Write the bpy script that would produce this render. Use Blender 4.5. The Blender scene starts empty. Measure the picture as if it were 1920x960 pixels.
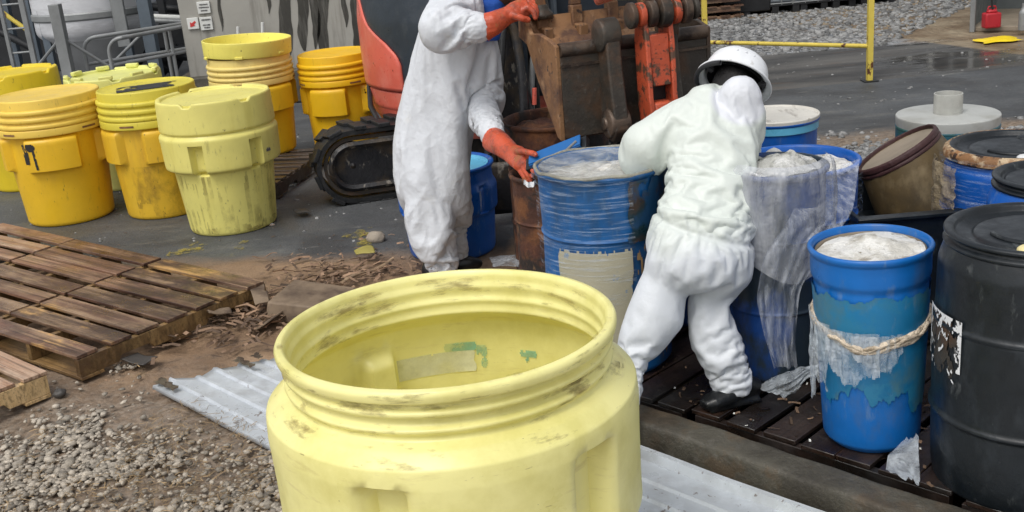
import bpy, math, random
import numpy as np
from mathutils import Vector, Matrix
random.seed(7); rng = np.random.default_rng(11)
PI = math.pi; R = math.radians
C = bpy.context.scene
col = C.collection

# ------------------------------------------------------------------ camera, sky, sun, exposure
F, PITCH, ROLL, CH = 2060.0, R(18.35), R(-5.0), 2.08
fw = np.array([0, math.cos(PITCH), -math.sin(PITCH)]); rt0 = np.array([1., 0, 0]); up0 = np.cross(rt0, fw)
rt = math.cos(ROLL)*rt0 + math.sin(ROLL)*up0; up = -math.sin(ROLL)*rt0 + math.cos(ROLL)*up0
cam = bpy.data.objects.new('camera', bpy.data.cameras.new('camera')); col.objects.link(cam)
cam.matrix_world = Matrix(((rt[0], up[0], -fw[0], 0), (rt[1], up[1], -fw[1], 0), (rt[2], up[2], -fw[2], CH), (0, 0, 0, 1)))
cam.data.sensor_width = 36; cam.data.lens = 36*F/1920; cam.data.clip_end = 600; cam.data.clip_start = .05
C.camera = cam
SUN_EL, SUN_AZ = R(58), R(215)      # direction the sun stands in, clockwise from +y
w = bpy.data.worlds.new('World'); C.world = w; w.use_nodes = True
nt = w.node_tree; bg = nt.nodes['Background']
sky = nt.nodes.new('ShaderNodeTexSky'); sky.sky_type = 'NISHITA'; sky.sun_disc = False
sky.sun_elevation = SUN_EL; sky.sun_rotation = SUN_AZ; sky.dust_density = 3; sky.air_density = 1; sky.ozone_density = 1
hs = nt.nodes.new('ShaderNodeHueSaturation'); hs.inputs['Saturation'].default_value = .22
nt.links.new(sky.outputs[0], hs.inputs['Color']); nt.links.new(hs.outputs[0], bg.inputs[0]); bg.inputs[1].default_value = .15
sl = bpy.data.lights.new('sun', 'SUN'); sl.energy = 1.1; sl.angle = R(24); sl.color = (1, .96, .9)
sun = bpy.data.objects.new('sun', sl); col.objects.link(sun)
sd = Vector((math.sin(SUN_AZ)*math.cos(SUN_EL), math.cos(SUN_AZ)*math.cos(SUN_EL), math.sin(SUN_EL)))
sun.rotation_euler = sd.to_track_quat('Z', 'Y').to_euler(); sun.location = sd*20
C.view_settings.view_transform = 'Standard'; C.view_settings.look = 'None'; C.view_settings.exposure = 0.2; C.view_settings.gamma = 1
C.cycles.max_bounces = 8; C.cycles.diffuse_bounces = 6; C.cycles.transparent_max_bounces = 12

def P(px, py, Y):
    "point at depth y=Y seen at that place of the photograph"
    d = fw + rt*(px-960)/F - up*(py-480)/F; t = Y/d[1]
    return np.array([d[0]*t, Y, CH + d[2]*t])
def G(px, py, z=0.):
    d = fw + rt*(px-960)/F - up*(py-480)/F; t = (z-CH)/d[2]
    return np.array([d[0]*t, d[1]*t, z])
def pm(px, Y): return px*Y/F*1.02     # pixels to metres at depth Y

# ------------------------------------------------------------------ noise
def _h(i, j, k, s):
    n = (i.astype(np.int64)*73856093) ^ (j.astype(np.int64)*19349663) ^ (k.astype(np.int64)*83492791) ^ (s*2654435)
    n = (n ^ (n >> 13))*1274126177; n = n & 0x7fffffff; n = (n ^ (n >> 15))*2246822 & 0x7fffffff
    return (n % 100003)/100003.
def vnoise(p, s=0):
    p = np.asarray(p, float); i = np.floor(p).astype(np.int64); f = p-i; f = f*f*(3-2*f); r = 0
    for a in (0, 1):
        for b in (0, 1):
            for c in (0, 1):
                wgt = (f[..., 0] if a else 1-f[..., 0])*(f[..., 1] if b else 1-f[..., 1])*(f[..., 2] if c else 1-f[..., 2])
                r = r + wgt*_h(i[..., 0]+a, i[..., 1]+b, i[..., 2]+c, s)
    return r
def fbm(p, s=0, o=4):
    r = 0; a = .5; p = np.asarray(p, float)
    for k in range(o): r = r + a*vnoise(p, s+k); p = p*2.03; a *= .5
    return r
def ridge(p, s=0):
    return 1-np.abs(2*vnoise(p, s)-1)

# ------------------------------------------------------------------ mesh helpers
class MB:
    def __init__(self): self.v = []; self.f = []; self.n = 0
    def add(self, v, f):
        v = np.asarray(v, float).reshape(-1, 3); self.v.append(v)
        self.f += [tuple(int(i)+self.n for i in q) for q in f]; self.n += len(v); return self
    def box(self, c, s, rot=None, tap=None):
        sx, sy, sz = np.array(s)/2.
        v = np.array([[x, y, z] for z in (-sz, sz) for y in (-sy, sy) for x in (-sx, sx)])
        if tap is not None: v[4:, :2] *= tap
        if rot is not None: v = v @ np.array(rot).T
        return self.add(v+np.array(c), [(0, 2, 3, 1), (4, 5, 7, 6), (0, 1, 5, 4), (2, 6, 7, 3), (0, 4, 6, 2), (1, 3, 7, 5)])
    def beam(self, a, b, w, h, upv=(0, 0, 1)):
        a = np.array(a, float); b = np.array(b, float); d = b-a; L = np.linalg.norm(d); d /= L
        s = np.cross(upv, d); s /= np.linalg.norm(s)+1e-9; u = np.cross(d, s)
        return self.box((a+b)/2, (L, w, h), np.stack([d, s, u], 1))
    def grid(self, pts, cu=False, cv=False):
        pts = np.asarray(pts, float); m, n = pts.shape[:2]; f = []
        for i in range(m if cu else m-1):
            for j in range(n if cv else n-1):
                i2 = (i+1) % m; j2 = (j+1) % n; f.append((i*n+j, i2*n+j, i2*n+j2, i*n+j2))
        return self.add(pts.reshape(-1, 3), f)
    def lathe(self, rows, n=72, fn=None, cap0=False, cap1=False, T=None):
        th = np.linspace(0, 2*PI, n, endpoint=False); g = []
        for r, z in rows:
            rr = np.full(n, float(r)) if fn is None else fn(th, float(r), float(z))
            g.append(np.stack([rr*np.cos(th), rr*np.sin(th), np.full(n, float(z))], 1))
        g = np.array(g)
        if T is not None: g = g @ np.array(T[0]).T + np.array(T[1])
        b = self.n; self.grid(g.transpose(1, 0, 2), cu=True)
        m = len(rows)
        if cap0: self.f.append(tuple(b+i*m for i in range(n-1, -1, -1)))
        if cap1: self.f.append(tuple(b+i*m+m-1 for i in range(n)))
        return self
    def tube(self, pts, r, n=10, caps=True, flat=1.):
        pts = np.array(pts, float); m = len(pts); r = np.broadcast_to(r, (m,))
        t = np.gradient(pts, axis=0); t /= np.linalg.norm(t, axis=1)[:, None]+1e-9
        u = np.cross(t[0], [0, 0, 1.]);
        if np.linalg.norm(u) < .2: u = np.cross(t[0], [0, 1., 0])
        g = []; a = np.linspace(0, 2*PI, n, endpoint=False)
        for i in range(m):
            u = u-t[i]*np.dot(u, t[i]); u /= np.linalg.norm(u)+1e-9; v = np.cross(t[i], u)
            g.append(pts[i]+r[i]*(np.cos(a)[:, None]*u+flat*np.sin(a)[:, None]*v))
        b = self.n; self.grid(g, cv=True)
        if caps:
            self.f.append(tuple(b+i for i in range(n-1, -1, -1))); self.f.append(tuple(b+(m-1)*n+i for i in range(n)))
        return self
    def prism(self, poly, a, ex):
        "poly: 3-D points of one face; ex: extrusion vector"
        p = np.array(poly, float); n = len(p); v = np.vstack([p, p+np.array(ex)])
        f = [tuple(range(n-1, -1, -1)), tuple(range(n, 2*n))]+[(i, (i+1) % n, n+(i+1) % n, n+i) for i in range(n)]
        return self.add(v, f)
    def ball(self, c, r, n=16, rot=None):
        r = np.broadcast_to(r, (3,)); ph = np.linspace(1e-3, PI-1e-3, n//2+1); th = np.linspace(0, 2*PI, n, endpoint=False)
        v = np.stack([np.sin(ph)[:, None]*np.cos(th)*r[0], np.sin(ph)[:, None]*np.sin(th)*r[1], (np.cos(ph)[:, None]+0*th)*r[2]], -1)
        if rot is not None: v = v @ np.array(rot).T
        b = self.n; m = len(ph); self.grid(v[::-1]+np.array(c), cv=True)
        self.f.append(tuple(b+i for i in range(n-1, -1, -1))); self.f.append(tuple(b+(m-1)*n+i for i in range(n)))
        return self
def fillet(pts, rad, k=3):
    pts = [np.array(p, float) for p in pts]; out = [tuple(pts[0])]
    for i in range(1, len(pts)-1):
        a, b, c = pts[i-1], pts[i], pts[i+1]; d1 = a-b; d2 = c-b; l1 = np.linalg.norm(d1); l2 = np.linalg.norm(d2)
        r = min(rad, l1*.45, l2*.45); p = b+d1/l1*r; q = b+d2/l2*r
        for j in range(k+1):
            t = j/k; out.append(tuple((1-t)**2*p+2*t*(1-t)*b+t*t*q))
    out.append(tuple(pts[-1])); return out
def dens(rows, step):
    out = [rows[0]]
    for a, b in zip(rows, rows[1:]):
        L = math.hypot(b[0]-a[0], b[1]-a[1]); n = max(1, int(L/step))
        for j in range(1, n+1): out.append((a[0]+(b[0]-a[0])*j/n, a[1]+(b[1]-a[1])*j/n))
    return out
def wloc(o):
    p = np.zeros(3)
    while o is not None: p = p+np.array(o.location); o = o.parent
    return p
def setmesh(me, v, f):
    me.from_pydata([tuple(x) for x in v], [], f); me.update()
def obj(name, mb, mat, parent=None, world=True, smooth=38, bevel=0., loc=None, seg=2):
    v = np.vstack(mb.v).copy()
    base = wloc(parent) if (parent is not None and world) else np.zeros(3)
    if loc is not None: base = np.array(loc, float)
    v -= base
    me = bpy.data.meshes.new(name); setmesh(me, v, mb.f)
    o = bpy.data.objects.new(name, me); col.objects.link(o)
    if mat is not None: me.materials.append(mat)
    if parent is not None: o.parent = parent
    elif loc is not None: o.location = loc
    if smooth:
        for p in me.polygons: p.use_smooth = True
        if smooth < 180: me.set_sharp_from_angle(angle=R(smooth))
    if bevel:
        m = o.modifiers.new('bevel', 'BEVEL'); m.width = bevel; m.segments = seg; m.limit_method = 'ANGLE'; m.angle_limit = R(35)
    return o
def tag(o, label=None, cat=None, group=None, kind=None):
    if label: o['label'] = label
    if cat: o['category'] = cat
    if group: o['group'] = group
    if kind: o['kind'] = kind
    return o
def thing(name, label, cat, loc=(0, 0, 0), group=None, rz=0):
    o = bpy.data.objects.new(name, None); col.objects.link(o); o.location = tuple(float(x) for x in loc); o.rotation_euler = (0, 0, rz); o.empty_display_size = .1
    return tag(o, label, cat, group)
def kids(o): return [c for c in bpy.data.objects if c.parent == o]
def dup(root, loc, rz=0, label=None, scale=None):
    r = root.copy(); col.objects.link(r); r.location = tuple(float(x) for x in loc); r.rotation_euler = (0, 0, rz)
    if label: r['label'] = label
    if scale is not None: r.scale = scale
    for ch in kids(root):
        c = ch.copy(); col.objects.link(c); c.parent = r
        for g in kids(ch):
            d = g.copy(); col.objects.link(d); d.parent = c
    return r
def recol(o, m):
    s = o.material_slots[0]; s.link = 'OBJECT'; s.material = m
def child(root, name):
    return [c for c in bpy.data.objects if c.parent == root and c.name.split('.')[0] == name]
def rotm(axis, a):
    return np.array(Matrix.Rotation(a, 3, axis))
def align(z, x=(1, 0, 0)):
    z = np.array(z, float); z /= np.linalg.norm(z); x = np.array(x, float); x -= z*np.dot(x, z); x /= np.linalg.norm(x)
    return np.stack([x, np.cross(z, x), z], 1)

# ------------------------------------------------------------------ materials
def NN(nt, t, **k):
    n = nt.nodes.new(t)
    for a, b in k.items(): setattr(n, a, b)
    return n
def noise_fac(nt, vec, scale, lo, hi, detail=5, rough=.6, st=(1, 1, 1), dist=0.):
    L = nt.links
    mp = NN(nt, 'ShaderNodeMapping'); mp.inputs['Scale'].default_value = st; L.new(vec, mp.inputs['Vector'])
    n = NN(nt, 'ShaderNodeTexNoise'); n.inputs['Scale'].default_value = scale; n.inputs['Detail'].default_value = detail
    n.inputs['Roughness'].default_value = rough; n.inputs['Distortion'].default_value = dist; L.new(mp.outputs[0], n.inputs['Vector'])
    m = NN(nt, 'ShaderNodeMapRange'); m.inputs['From Min'].default_value = lo; m.inputs['From Max'].default_value = hi
    L.new(n.outputs['Fac'], m.inputs['Value']); return m.outputs[0]
def mixc(nt, f, a, b, mode='MIX'):
    m = NN(nt, 'ShaderNodeMix', data_type='RGBA', blend_type=mode)
    for s, x in ((m.inputs[0], f), (m.inputs[6], a), (m.inputs[7], b)):
        if hasattr(x, 'is_output'): nt.links.new(x, s)
        elif isinstance(x, (int, float)): s.default_value = x
        else: s.default_value = (*x, 1)
    return m.outputs[2]
def mathn(nt, op, a, b=0.):
    m = NN(nt, 'ShaderNodeMath', operation=op)
    for s, x in ((m.inputs[0], a), (m.inputs[1], b)):
        if hasattr(x, 'is_output'): nt.links.new(x, s)
        else: s.default_value = x
    return m.outputs[0]
def mat(name, c, rough=.5, metal=0., var=.15, vs=4., stains=(), bump=(.15, 30., 6), bump2=None, transl=0., alpha=None, island=0., spec=.5, roughvar=.15, coat=0.):
    m = bpy.data.materials.new(name); m.use_nodes = True; nt = m.node_tree; L = nt.links
    b = nt.nodes['Principled BSDF']; out = nt.nodes['Material Output']
    tc = NN(nt, 'ShaderNodeTexCoord'); oi = NN(nt, 'ShaderNodeObjectInfo')
    sc = NN(nt, 'ShaderNodeVectorMath', operation='SCALE'); sc.inputs[0].default_value = (17, 23, 31); L.new(oi.outputs['Random'], sc.inputs['Scale'])
    ad = NN(nt, 'ShaderNodeVectorMath', operation='ADD'); L.new(tc.outputs['Object'], ad.inputs[0]); L.new(sc.outputs[0], ad.inputs[1])
    vec = ad.outputs[0]; c = np.array(c, float)
    f = noise_fac(nt, vec, vs, .3, .7)
    o = mixc(nt, f, np.clip(c*(1-var), 0, 1), np.clip(c*(1+var), 0, 1))
    if island:
        ge = NN(nt, 'ShaderNodeNewGeometry'); mr = NN(nt, 'ShaderNodeMapRange'); mr.inputs['To Min'].default_value = 1-island; mr.inputs['To Max'].default_value = 1+island
        L.new(ge.outputs['Random Per Island'], mr.inputs['Value'])
        h = NN(nt, 'ShaderNodeHueSaturation'); L.new(mr.outputs[0], h.inputs['Value']); L.new(o, h.inputs['Color']); o = h.outputs[0]
    for s in stains:
        sc_, ss, lo, hi = s[:4]; st = s[4] if len(s) > 4 else (1, 1, 1); amt = s[5] if len(s) > 5 else 1.
        sf = noise_fac(nt, vec, ss, lo-.05, hi-.06, st=st, detail=7, rough=.64)
        if amt < 1: sf = mathn(nt, 'MULTIPLY', sf, amt)
        o = mixc(nt, sf, o, sc_)
    L.new(o, b.inputs['Base Color']); b.inputs['Metallic'].default_value = metal
    b.inputs['Specular IOR Level'].default_value = spec; b.inputs['Coat Weight'].default_value = coat
    rf = noise_fac(nt, vec, vs*2.3, .3, .7); mr = NN(nt, 'ShaderNodeMapRange')
    mr.inputs['To Min'].default_value = max(.02, rough-roughvar); mr.inputs['To Max'].default_value = min(1, rough+roughvar); L.new(rf, mr.inputs['Value']); L.new(mr.outputs[0], b.inputs['Roughness'])
    nrm = None
    for bb in (bump, bump2):
        if bb is None: continue
        bn = NN(nt, 'ShaderNodeBump'); bn.inputs['Strength'].default_value = bb[0]; bn.inputs['Distance'].default_value = bb[3] if len(bb) > 3 else .01
        L.new(noise_fac(nt, vec, bb[1], 0, 1, detail=bb[2]), bn.inputs['Height'])
        if nrm is not None: L.new(nrm, bn.inputs['Normal'])
        nrm = bn.outputs[0]
    if nrm is not None: L.new(nrm, b.inputs['Normal'])
    if alpha is not None:
        base, streak, st, ss = alpha[:4]
        sf = noise_fac(nt, vec, ss, *(alpha[4] if len(alpha) > 4 else (.35, .72)), st=st, detail=6, rough=.65)
        mm = NN(nt, 'ShaderNodeMapRange'); mm.inputs['To Min'].default_value = base; mm.inputs['To Max'].default_value = streak; L.new(sf, mm.inputs['Value'])
        L.new(mm.outputs[0], b.inputs['Alpha'])
    if transl:
        tr = NN(nt, 'ShaderNodeBsdfTranslucent'); L.new(o, tr.inputs['Color']); mx = NN(nt, 'ShaderNodeMixShader'); mx.inputs[0].default_value = transl
        L.new(b.outputs[0], mx.inputs[1]); L.new(tr.outputs[0], mx.inputs[2]); L.new(mx.outputs[0], out.inputs['Surface'])
    return m
DIRT = (.10, .075, .03)
def ym(name, c, dirt=.55, **k):
    return mat(name, c, rough=.45, var=.08, vs=3, stains=(((c[0]*.6, c[1]*.52, .03), 6, .60, .80, (1, 1, .22), dirt*.6), (DIRT, 22, .66, .80, (1, 1, .3), dirt*.7), ((.03, .025, .02), 45, .70, .76, (1, 1, .4), .7)), bump=(.12, 25, 5), **k)
M = {}
M['fg'] = mat('pale_yellow_plastic', (.955, .905, .40), rough=.36, var=.03, vs=2.5, transl=.14,
    stains=(((.62, .56, .12), 3.5, .5, .72, (1, 1, 1), .5), ((.50, .40, .14), 9, .64, .84, (.6, .6, 3.5), .5), ((.20, .14, .05), 18, .72, .80, (.5, .5, 3), .7), ((.07, .05, .03), 60, .77, .80, (1, 1, 1), .8)), bump=(.10, 18, 5), roughvar=.1)
M['yA'] = ym('deep_yellow_plastic', (.80, .49, .018)); M['yAlid'] = ym('faded_yellow_lid', (.80, .56, .09))
M['y2'] = ym('grimy_yellow_plastic', (.74, .46, .03), 1.); M['y2lid'] = ym('mustard_lid', (.66, .56, .06), .9)
M['y4'] = ym('yellow_plastic', (.80, .53, .02)); M['y4lid'] = ym('cream_yellow_plastic', (.78, .62, .20))
M['y6'] = ym('amber_yellow_plastic', (.82, .50, .012), .3); M['yB'] = ym('straw_yellow_plastic', (.82, .75, .22), .5, transl=.1)
M['yG'] = ym('greenish_yellow_plastic', (.70, .70, .22), .3); M['yL'] = ym('lemon_yellow_plastic', (.80, .72, .15), .3); M['y0'] = ym('strong_yellow_plastic', (.75, .56, .02), .5)
M['blackpaint'] = mat('black_paint', (.02, .02, .02), rough=.5, bump=(.1, 40, 4))
BL = (.004, .095, .42)
def bm_(name, c, extra=()):
    return mat(name, c, rough=.42, var=.2, vs=3, stains=(((.22, .30, .36), 20, .63, .8, (1, 1, .3), .5), ((.10, .12, .12), 9, .6, .8, (1, 1, .4), .4))+tuple(extra), bump=(.12, 20, 5))
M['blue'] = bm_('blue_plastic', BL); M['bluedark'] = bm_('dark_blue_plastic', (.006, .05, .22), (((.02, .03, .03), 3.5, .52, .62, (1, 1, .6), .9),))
M['blueteal'] = bm_('weathered_blue_plastic', (.010, .17, .36), (((.025, .19, .33), 3.2, .5, .56, (1, 1, 1), .75), ((.09, .17, .16), 4.5, .58, .68, (1, 1, .8), .5)))
M['rolled'] = mat('grey_rolled_film', (.28, .27, .22), rough=.35, var=.3, vs=12, bump=(.8, 40, 5, .01))
M['blue2'] = bm_('dull_blue_plastic', (.008, .10, .30), (((.02, .05, .10), 5, .52, .66, (1, 1, .5), .6),)); M['blue6'] = bm_('bright_blue_plastic_drum', (.004, .13, .45))
M['grime'] = mat('black_teal_grime', (.008, .03, .04), rough=.4, var=.4, stains=(((.05, .03, .02), 5, .5, .6), ((.01, .05, .12), 4, .52, .6)))
M['teal'] = mat('teal_paint', (.012, .10, .16), rough=.5, stains=(((.03, .10, .09), 6, .5, .65), ((.08, .07, .05), 14, .62, .75, (1, 1, .3), .7)))
M['lightblue'] = mat('pale_blue_plastic', (.12, .42, .62), rough=.35, var=.15, bump=(.1, 8, 3))
M['black'] = mat('black_plastic', (.006, .009, .012), rough=.42, var=.35, vs=5, stains=(((.05, .06, .07), 9, .56, .78, (1, 1, .5), .45), ((.11, .12, .12), 22, .66, .76, (1, .4, .3), .5)), bump=(.18, 30, 5))
M['rust'] = mat('rusty_steel', (.07, .025, .014), rough=.75, var=.5, vs=6, stains=(((.16, .06, .02), 8, .5, .65), ((.02, .014, .012), 5, .52, .65), ((.26, .15, .07), 24, .64, .72, (1, 1, .4), .6)), bump=(.5, 40, 8))
M['rustring'] = mat('rust_coated_ring', (.22, .11, .045), rough=.7, var=.5, vs=9, stains=(((.5, .38, .24), 15, .52, .64), ((.03, .015, .01), 20, .56, .64)), bump=(.5, 50, 8))
M['tan'] = mat('tan_fibreboard', (.115, .080, .036), rough=.5, var=.35, vs=2.5, stains=(((.06, .045, .025), 3, .5, .68), ((.26, .20, .11), 6, .6, .75, (1, 1, .6), .6)), bump=(.15, 25, 6), spec=.4)
M['tanin'] = mat('dusty_tan_interior', (.27, .225, .17), rough=.8, var=.2)
M['maroon'] = mat('maroon_steel_ring', (.05, .018, .018), rough=.6, var=.4, bump=(.5, 45, 6))
M['grey'] = mat('grey_plastic', (.42, .43, .41), rough=.55, var=.12, stains=(((.25, .24, .2), 5, .58, .75, (1, 1, 1), .5),))
M['white'] = mat('dirty_white_plastic', (.62, .60, .54), rough=.5, var=.12, stains=(((.2, .17, .14), 6, .6, .72, (2, .5, 1), .8),))
M['goo'] = mat('white_residue', (.62, .60, .54), rough=.5, var=.18, vs=9, stains=(((.33, .30, .25), 9, .55, .68), ((.75, .74, .70), 16, .5, .62), ((.2, .17, .1), 26, .66, .74)), bump=(.9, 28, 8, .02))
M['googrey'] = mat('grey_slurry_in_plastic', (.42, .42, .39), rough=.35, var=.3, vs=8, stains=(((.7, .7, .68), 10, .55, .66), ((.15, .14, .11), 13, .6, .7)), bump=(1., 22, 8, .03))
M['film'] = mat('clear_plastic_film', (.62, .72, .85), rough=.25, var=.08, alpha=(.0, .55, (1, 1, 22), 4.5, (.50, .78)), bump=(.8, 30, 6, .02), roughvar=.1)
M['filmgrey'] = mat('cloudy_plastic_sheet', (.50, .52, .56), rough=.2, var=.3, vs=4, alpha=(.20, .72, (1.5, 1.5, .5), 5, (.40, .68)), bump=(.6, 9, 4, .03), roughvar=.1)
M['cover'] = mat('clear_film_cover', (.60, .62, .60), rough=.15, var=.2, vs=6, alpha=(.12, .65, (1, 2.5, 1), 6, (.38, .68)), bump=(.6, 18, 5, .02), roughvar=.08)
M['filmdrape'] = mat('hanging_plastic_film', (.66, .70, .78), rough=.28, var=.1, alpha=(.12, .60, (5, 5, .8), 5, (.40, .72)), bump=(.6, 12, 5, .02), roughvar=.1)
M['filmtan'] = mat('yellowed_plastic_film', (.42, .34, .22), rough=.35, var=.3, alpha=(.35, .95, (1, 1, 8), 5), bump=(.9, 30, 6, .02))
M['twist'] = mat('twisted_plastic_rope', (.62, .52, .40), rough=.45, var=.35, vs=14, bump=(.9, 45, 6, .02), stains=(((.3, .23, .15), 20, .55, .68),))
M['shred'] = mat('torn_plastic_film', (.66, .72, .78), rough=.3, var=.2, alpha=(.2, .75, (2, 2, 1), 7), bump=(1., 30, 6, .02))
M['paper'] = mat('torn_paper', (.75, .76, .77), rough=.8, var=.1, stains=(((.1, .1, .1), 30, .6, .66),))
M['labeltan'] = mat('stained_paper_label', (.40, .37, .27), rough=.55, var=.1, stains=(((.04, .2, .45), 7, .66, .7, (1, 1, 1), .8),))
M['labelbrown'] = mat('brown_stained_paper', (.25, .16, .075), rough=.6, var=.25)
M['labelpale'] = mat('faded_label', (.72, .72, .50), rough=.5, var=.06, alpha=(.5, .95, (1, 1, 1), 10, (.35, .6))); M['tealpaint'] = mat('teal_marker_paint', (.25, .52, .36), rough=.5, var=.2, alpha=(.25, .85, (1, 1, 1), 14, (.35, .6)))
def woodm(name, c, dark, isl=.5, dk=.5, lt=(.46, .31, .19), patch=.0):
    c = tuple(c); st = []
    if max(c) > .1: st += [(lt, 3.2, .50, .68, (.35, 3.5, 1), .75)]
    if patch: st += [((.62, .36, .13), 2.3, .60, .68, (.6, 1.6, 1), patch)]
    st += [(dark, 2.2, dk, dk+.16, (.7, 1.5, 1), .9), (tuple(np.array(c)*.35), 7, .54, .68, (.12, 7, 3), .8), (tuple(np.array(c)*.22), 24, .62, .72, (.08, 5, 5), .8)]
    return mat(name, c, rough=.42, var=.3, vs=2, island=isl, stains=st, bump=(.5, 30, 7), roughvar=.25)
M['wood'] = woodm('wet_pallet_wood', (.19, .10, .062), (.055, .026, .02), .45); M['woodR'] = woodm('wet_orange_stained_wood', (.15, .078, .05), (.035, .019, .015), .5, .48, patch=.9)
M['woodside'] = woodm('weathered_stringer_wood', (.25, .15, .06), (.09, .05, .025), .3, .52, lt=(.34, .22, .09))
M['woodpale'] = woodm('light_pallet_wood', (.36, .25, .15), (.14, .07, .04), .3, .56); M['woodnew'] = woodm('fresh_sawn_wood', (.62, .43, .21), (.50, .33, .15), .08, .6, lt=(.70, .50, .27))
M['woodorange'] = woodm('brown_red_pallet_wood', (.36, .20, .12), (.13, .06, .04), .35, .56, lt=(.58, .44, .32))
M['wooddark'] = woodm('soaked_black_wood', (.028, .015, .010), (.008, .007, .006)); M['wooddark'].node_tree.nodes['Principled BSDF'].inputs['Specular IOR Level'].default_value = .8
M['woodgrey'] = woodm('grey_pallet_wood', (.10, .075, .055), (.04, .03, .025))
M['concrete'] = mat('wet_concrete', (.085, .078, .06), rough=.6, var=.2, vs=5, stains=(((.13, .12, .10), 18, .6, .72, (1, 1, 1), .7), ((.09, .05, .02), 5, .56, .66, (1, 1, 1), .5), ((.035, .03, .022), 3.5, .5, .68, (1, 1, 1), .8)), bump=(.6, 60, 9))
M['kerbside'] = M['concrete']
M['sheet'] = mat('galvanised_sheet', (.52, .555, .585), rough=.36, metal=.15, var=.12, vs=3, stains=(((.36, .37, .38), 3, .55, .68, (1, 1, 1), .7), ((.66, .70, .74), 7, .56, .70, (1, 1, 1), .6), ((.14, .10, .08), 22, .68, .72, (1, 1, 1), .8)), bump=(.15, 12, 5))
M['sheetrust'] = mat('rusted_sheet_edge', (.055, .035, .022), rough=.8, var=.4, bump=(.6, 50, 6), stains=(((.10, .08, .05), 8, .5, .6),))
M['suitA'] = mat('white_coverall_fabric', (.63, .655, .69), rough=.5, var=.04, vs=3, bump=(.2, 14, 4, .02), transl=.0, roughvar=.08, stains=(((.62, .60, .52), 5, .66, .8, (1, 1, 1), .4),))
def facets(m, scale=11, strength=.55, dist=.03):
    "creased non-woven cloth: warped cellular facets under the fine bump"
    nt = m.node_tree; L = nt.links; b = nt.nodes['Principled BSDF']; tc = NN(nt, 'ShaderNodeTexCoord'); nrm = b.inputs['Normal'].links[0].from_socket
    nz = NN(nt, 'ShaderNodeTexNoise'); nz.inputs['Scale'].default_value = 4; nz.inputs['Detail'].default_value = 4; L.new(tc.outputs['Object'], nz.inputs['Vector'])
    ad = NN(nt, 'ShaderNodeVectorMath', operation='MULTIPLY_ADD'); L.new(nz.outputs['Color'], ad.inputs[0]); ad.inputs[1].default_value = (.25, .25, .25); L.new(tc.outputs['Object'], ad.inputs[2])
    for k, (s_, st_) in enumerate(((scale, strength), (scale*2.3, strength*.6))):
        mp = NN(nt, 'ShaderNodeMapping'); mp.inputs['Rotation'].default_value = (.5+k, .9, .3+k); mp.inputs['Scale'].default_value = (1, 1, .55); L.new(ad.outputs[0], mp.inputs['Vector'])
        vo = NN(nt, 'ShaderNodeTexVoronoi'); vo.inputs['Scale'].default_value = s_; L.new(mp.outputs[0], vo.inputs['Vector'])
        bn = NN(nt, 'ShaderNodeBump'); bn.inputs['Strength'].default_value = st_; bn.inputs['Distance'].default_value = dist/(1+k); L.new(vo.outputs['Distance'], bn.inputs['Height']); L.new(nrm, bn.inputs['Normal']); nrm = bn.outputs[0]
    L.new(nrm, b.inputs['Normal'])
facets(M['suitA'], 9, .32, .03)
M['glove'] = mat('orange_rubber_glove', (.52, .085, .035), rough=.38, var=.25, vs=9, stains=(((.20, .05, .03), 10, .56, .72), ((.34, .13, .04), 14, .62, .7, (1, 1, 1), .6)), bump=(.5, 26, 6, .015))
M['skin'] = mat('dark_brown_skin', (.10, .045, .03), rough=.5, var=.1); M['hair'] = mat('black_hair', (.008, .007, .007), rough=.7, bump=(.8, 80, 5))
M['bluecloth'] = mat('blue_shirt_cloth', (.012, .08, .38), rough=.75, var=.2, bump=(.5, 20, 5)); M['boot'] = mat('black_rubber_boot', (.008, .009, .01), rough=.35, var=.3, bump=(.4, 30, 5))
M['hat'] = mat('white_hardhat_shell', (.74, .76, .78), rough=.3, var=.04, stains=(((.4, .38, .34), 20, .66, .74, (1, 1, 1), .5),), bump=(.05, 12, 3)); M['hatin'] = mat('black_hardhat_lining', (.01, .01, .012), rough=.6)
M['red'] = mat('faded_red_paint', (.66, .125, .085), rough=.38, var=.1, vs=3, stains=(((.70, .24, .18), 4, .52, .72, (1, 1, 1), .6), ((.12, .03, .02), 40, .69, .74)), bump=(.05, 10, 4)); M['redo'] = mat('chipped_orange_paint', (.50, .085, .035), rough=.45, var=.2, stains=(((.09, .05, .03), 13, .58, .66), ((.04, .025, .02), 50, .66, .7)), bump=(.35, 30, 6))
M['navy'] = mat('dark_navy_cowl', (.022, .032, .045), rough=.42, var=.2, stains=(((.06, .07, .08), 7, .58, .75, (1, 1, 1), .5),)); M['mach'] = mat('muddy_black_machinery', (.012, .012, .014), rough=.5, var=.4, stains=(((.20, .18, .15), 17, .64, .70, (1, 1, .5), .9), ((.05, .035, .02), 6, .55, .68)), bump=(.5, 30, 6))
M['rubber'] = mat('dirty_black_rubber', (.012, .013, .014), rough=.5, var=.4, stains=(((.05, .045, .04), 9, .58, .72, (1, 1, 1), .5),), bump=(.5, 35, 6))
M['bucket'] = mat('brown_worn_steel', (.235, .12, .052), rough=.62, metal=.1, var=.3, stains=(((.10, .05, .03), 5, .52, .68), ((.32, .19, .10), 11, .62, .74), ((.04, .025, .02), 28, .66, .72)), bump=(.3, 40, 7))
M['bucketdark'] = mat('dark_greasy_steel', (.045, .038, .03), rough=.55, metal=.2, var=.4, stains=(((.085, .05, .03), 6, .54, .7), ((.11, .10, .085), 40, .66, .72, (1, 1, 1), .5)), bump=(.35, 40, 7))
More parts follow.
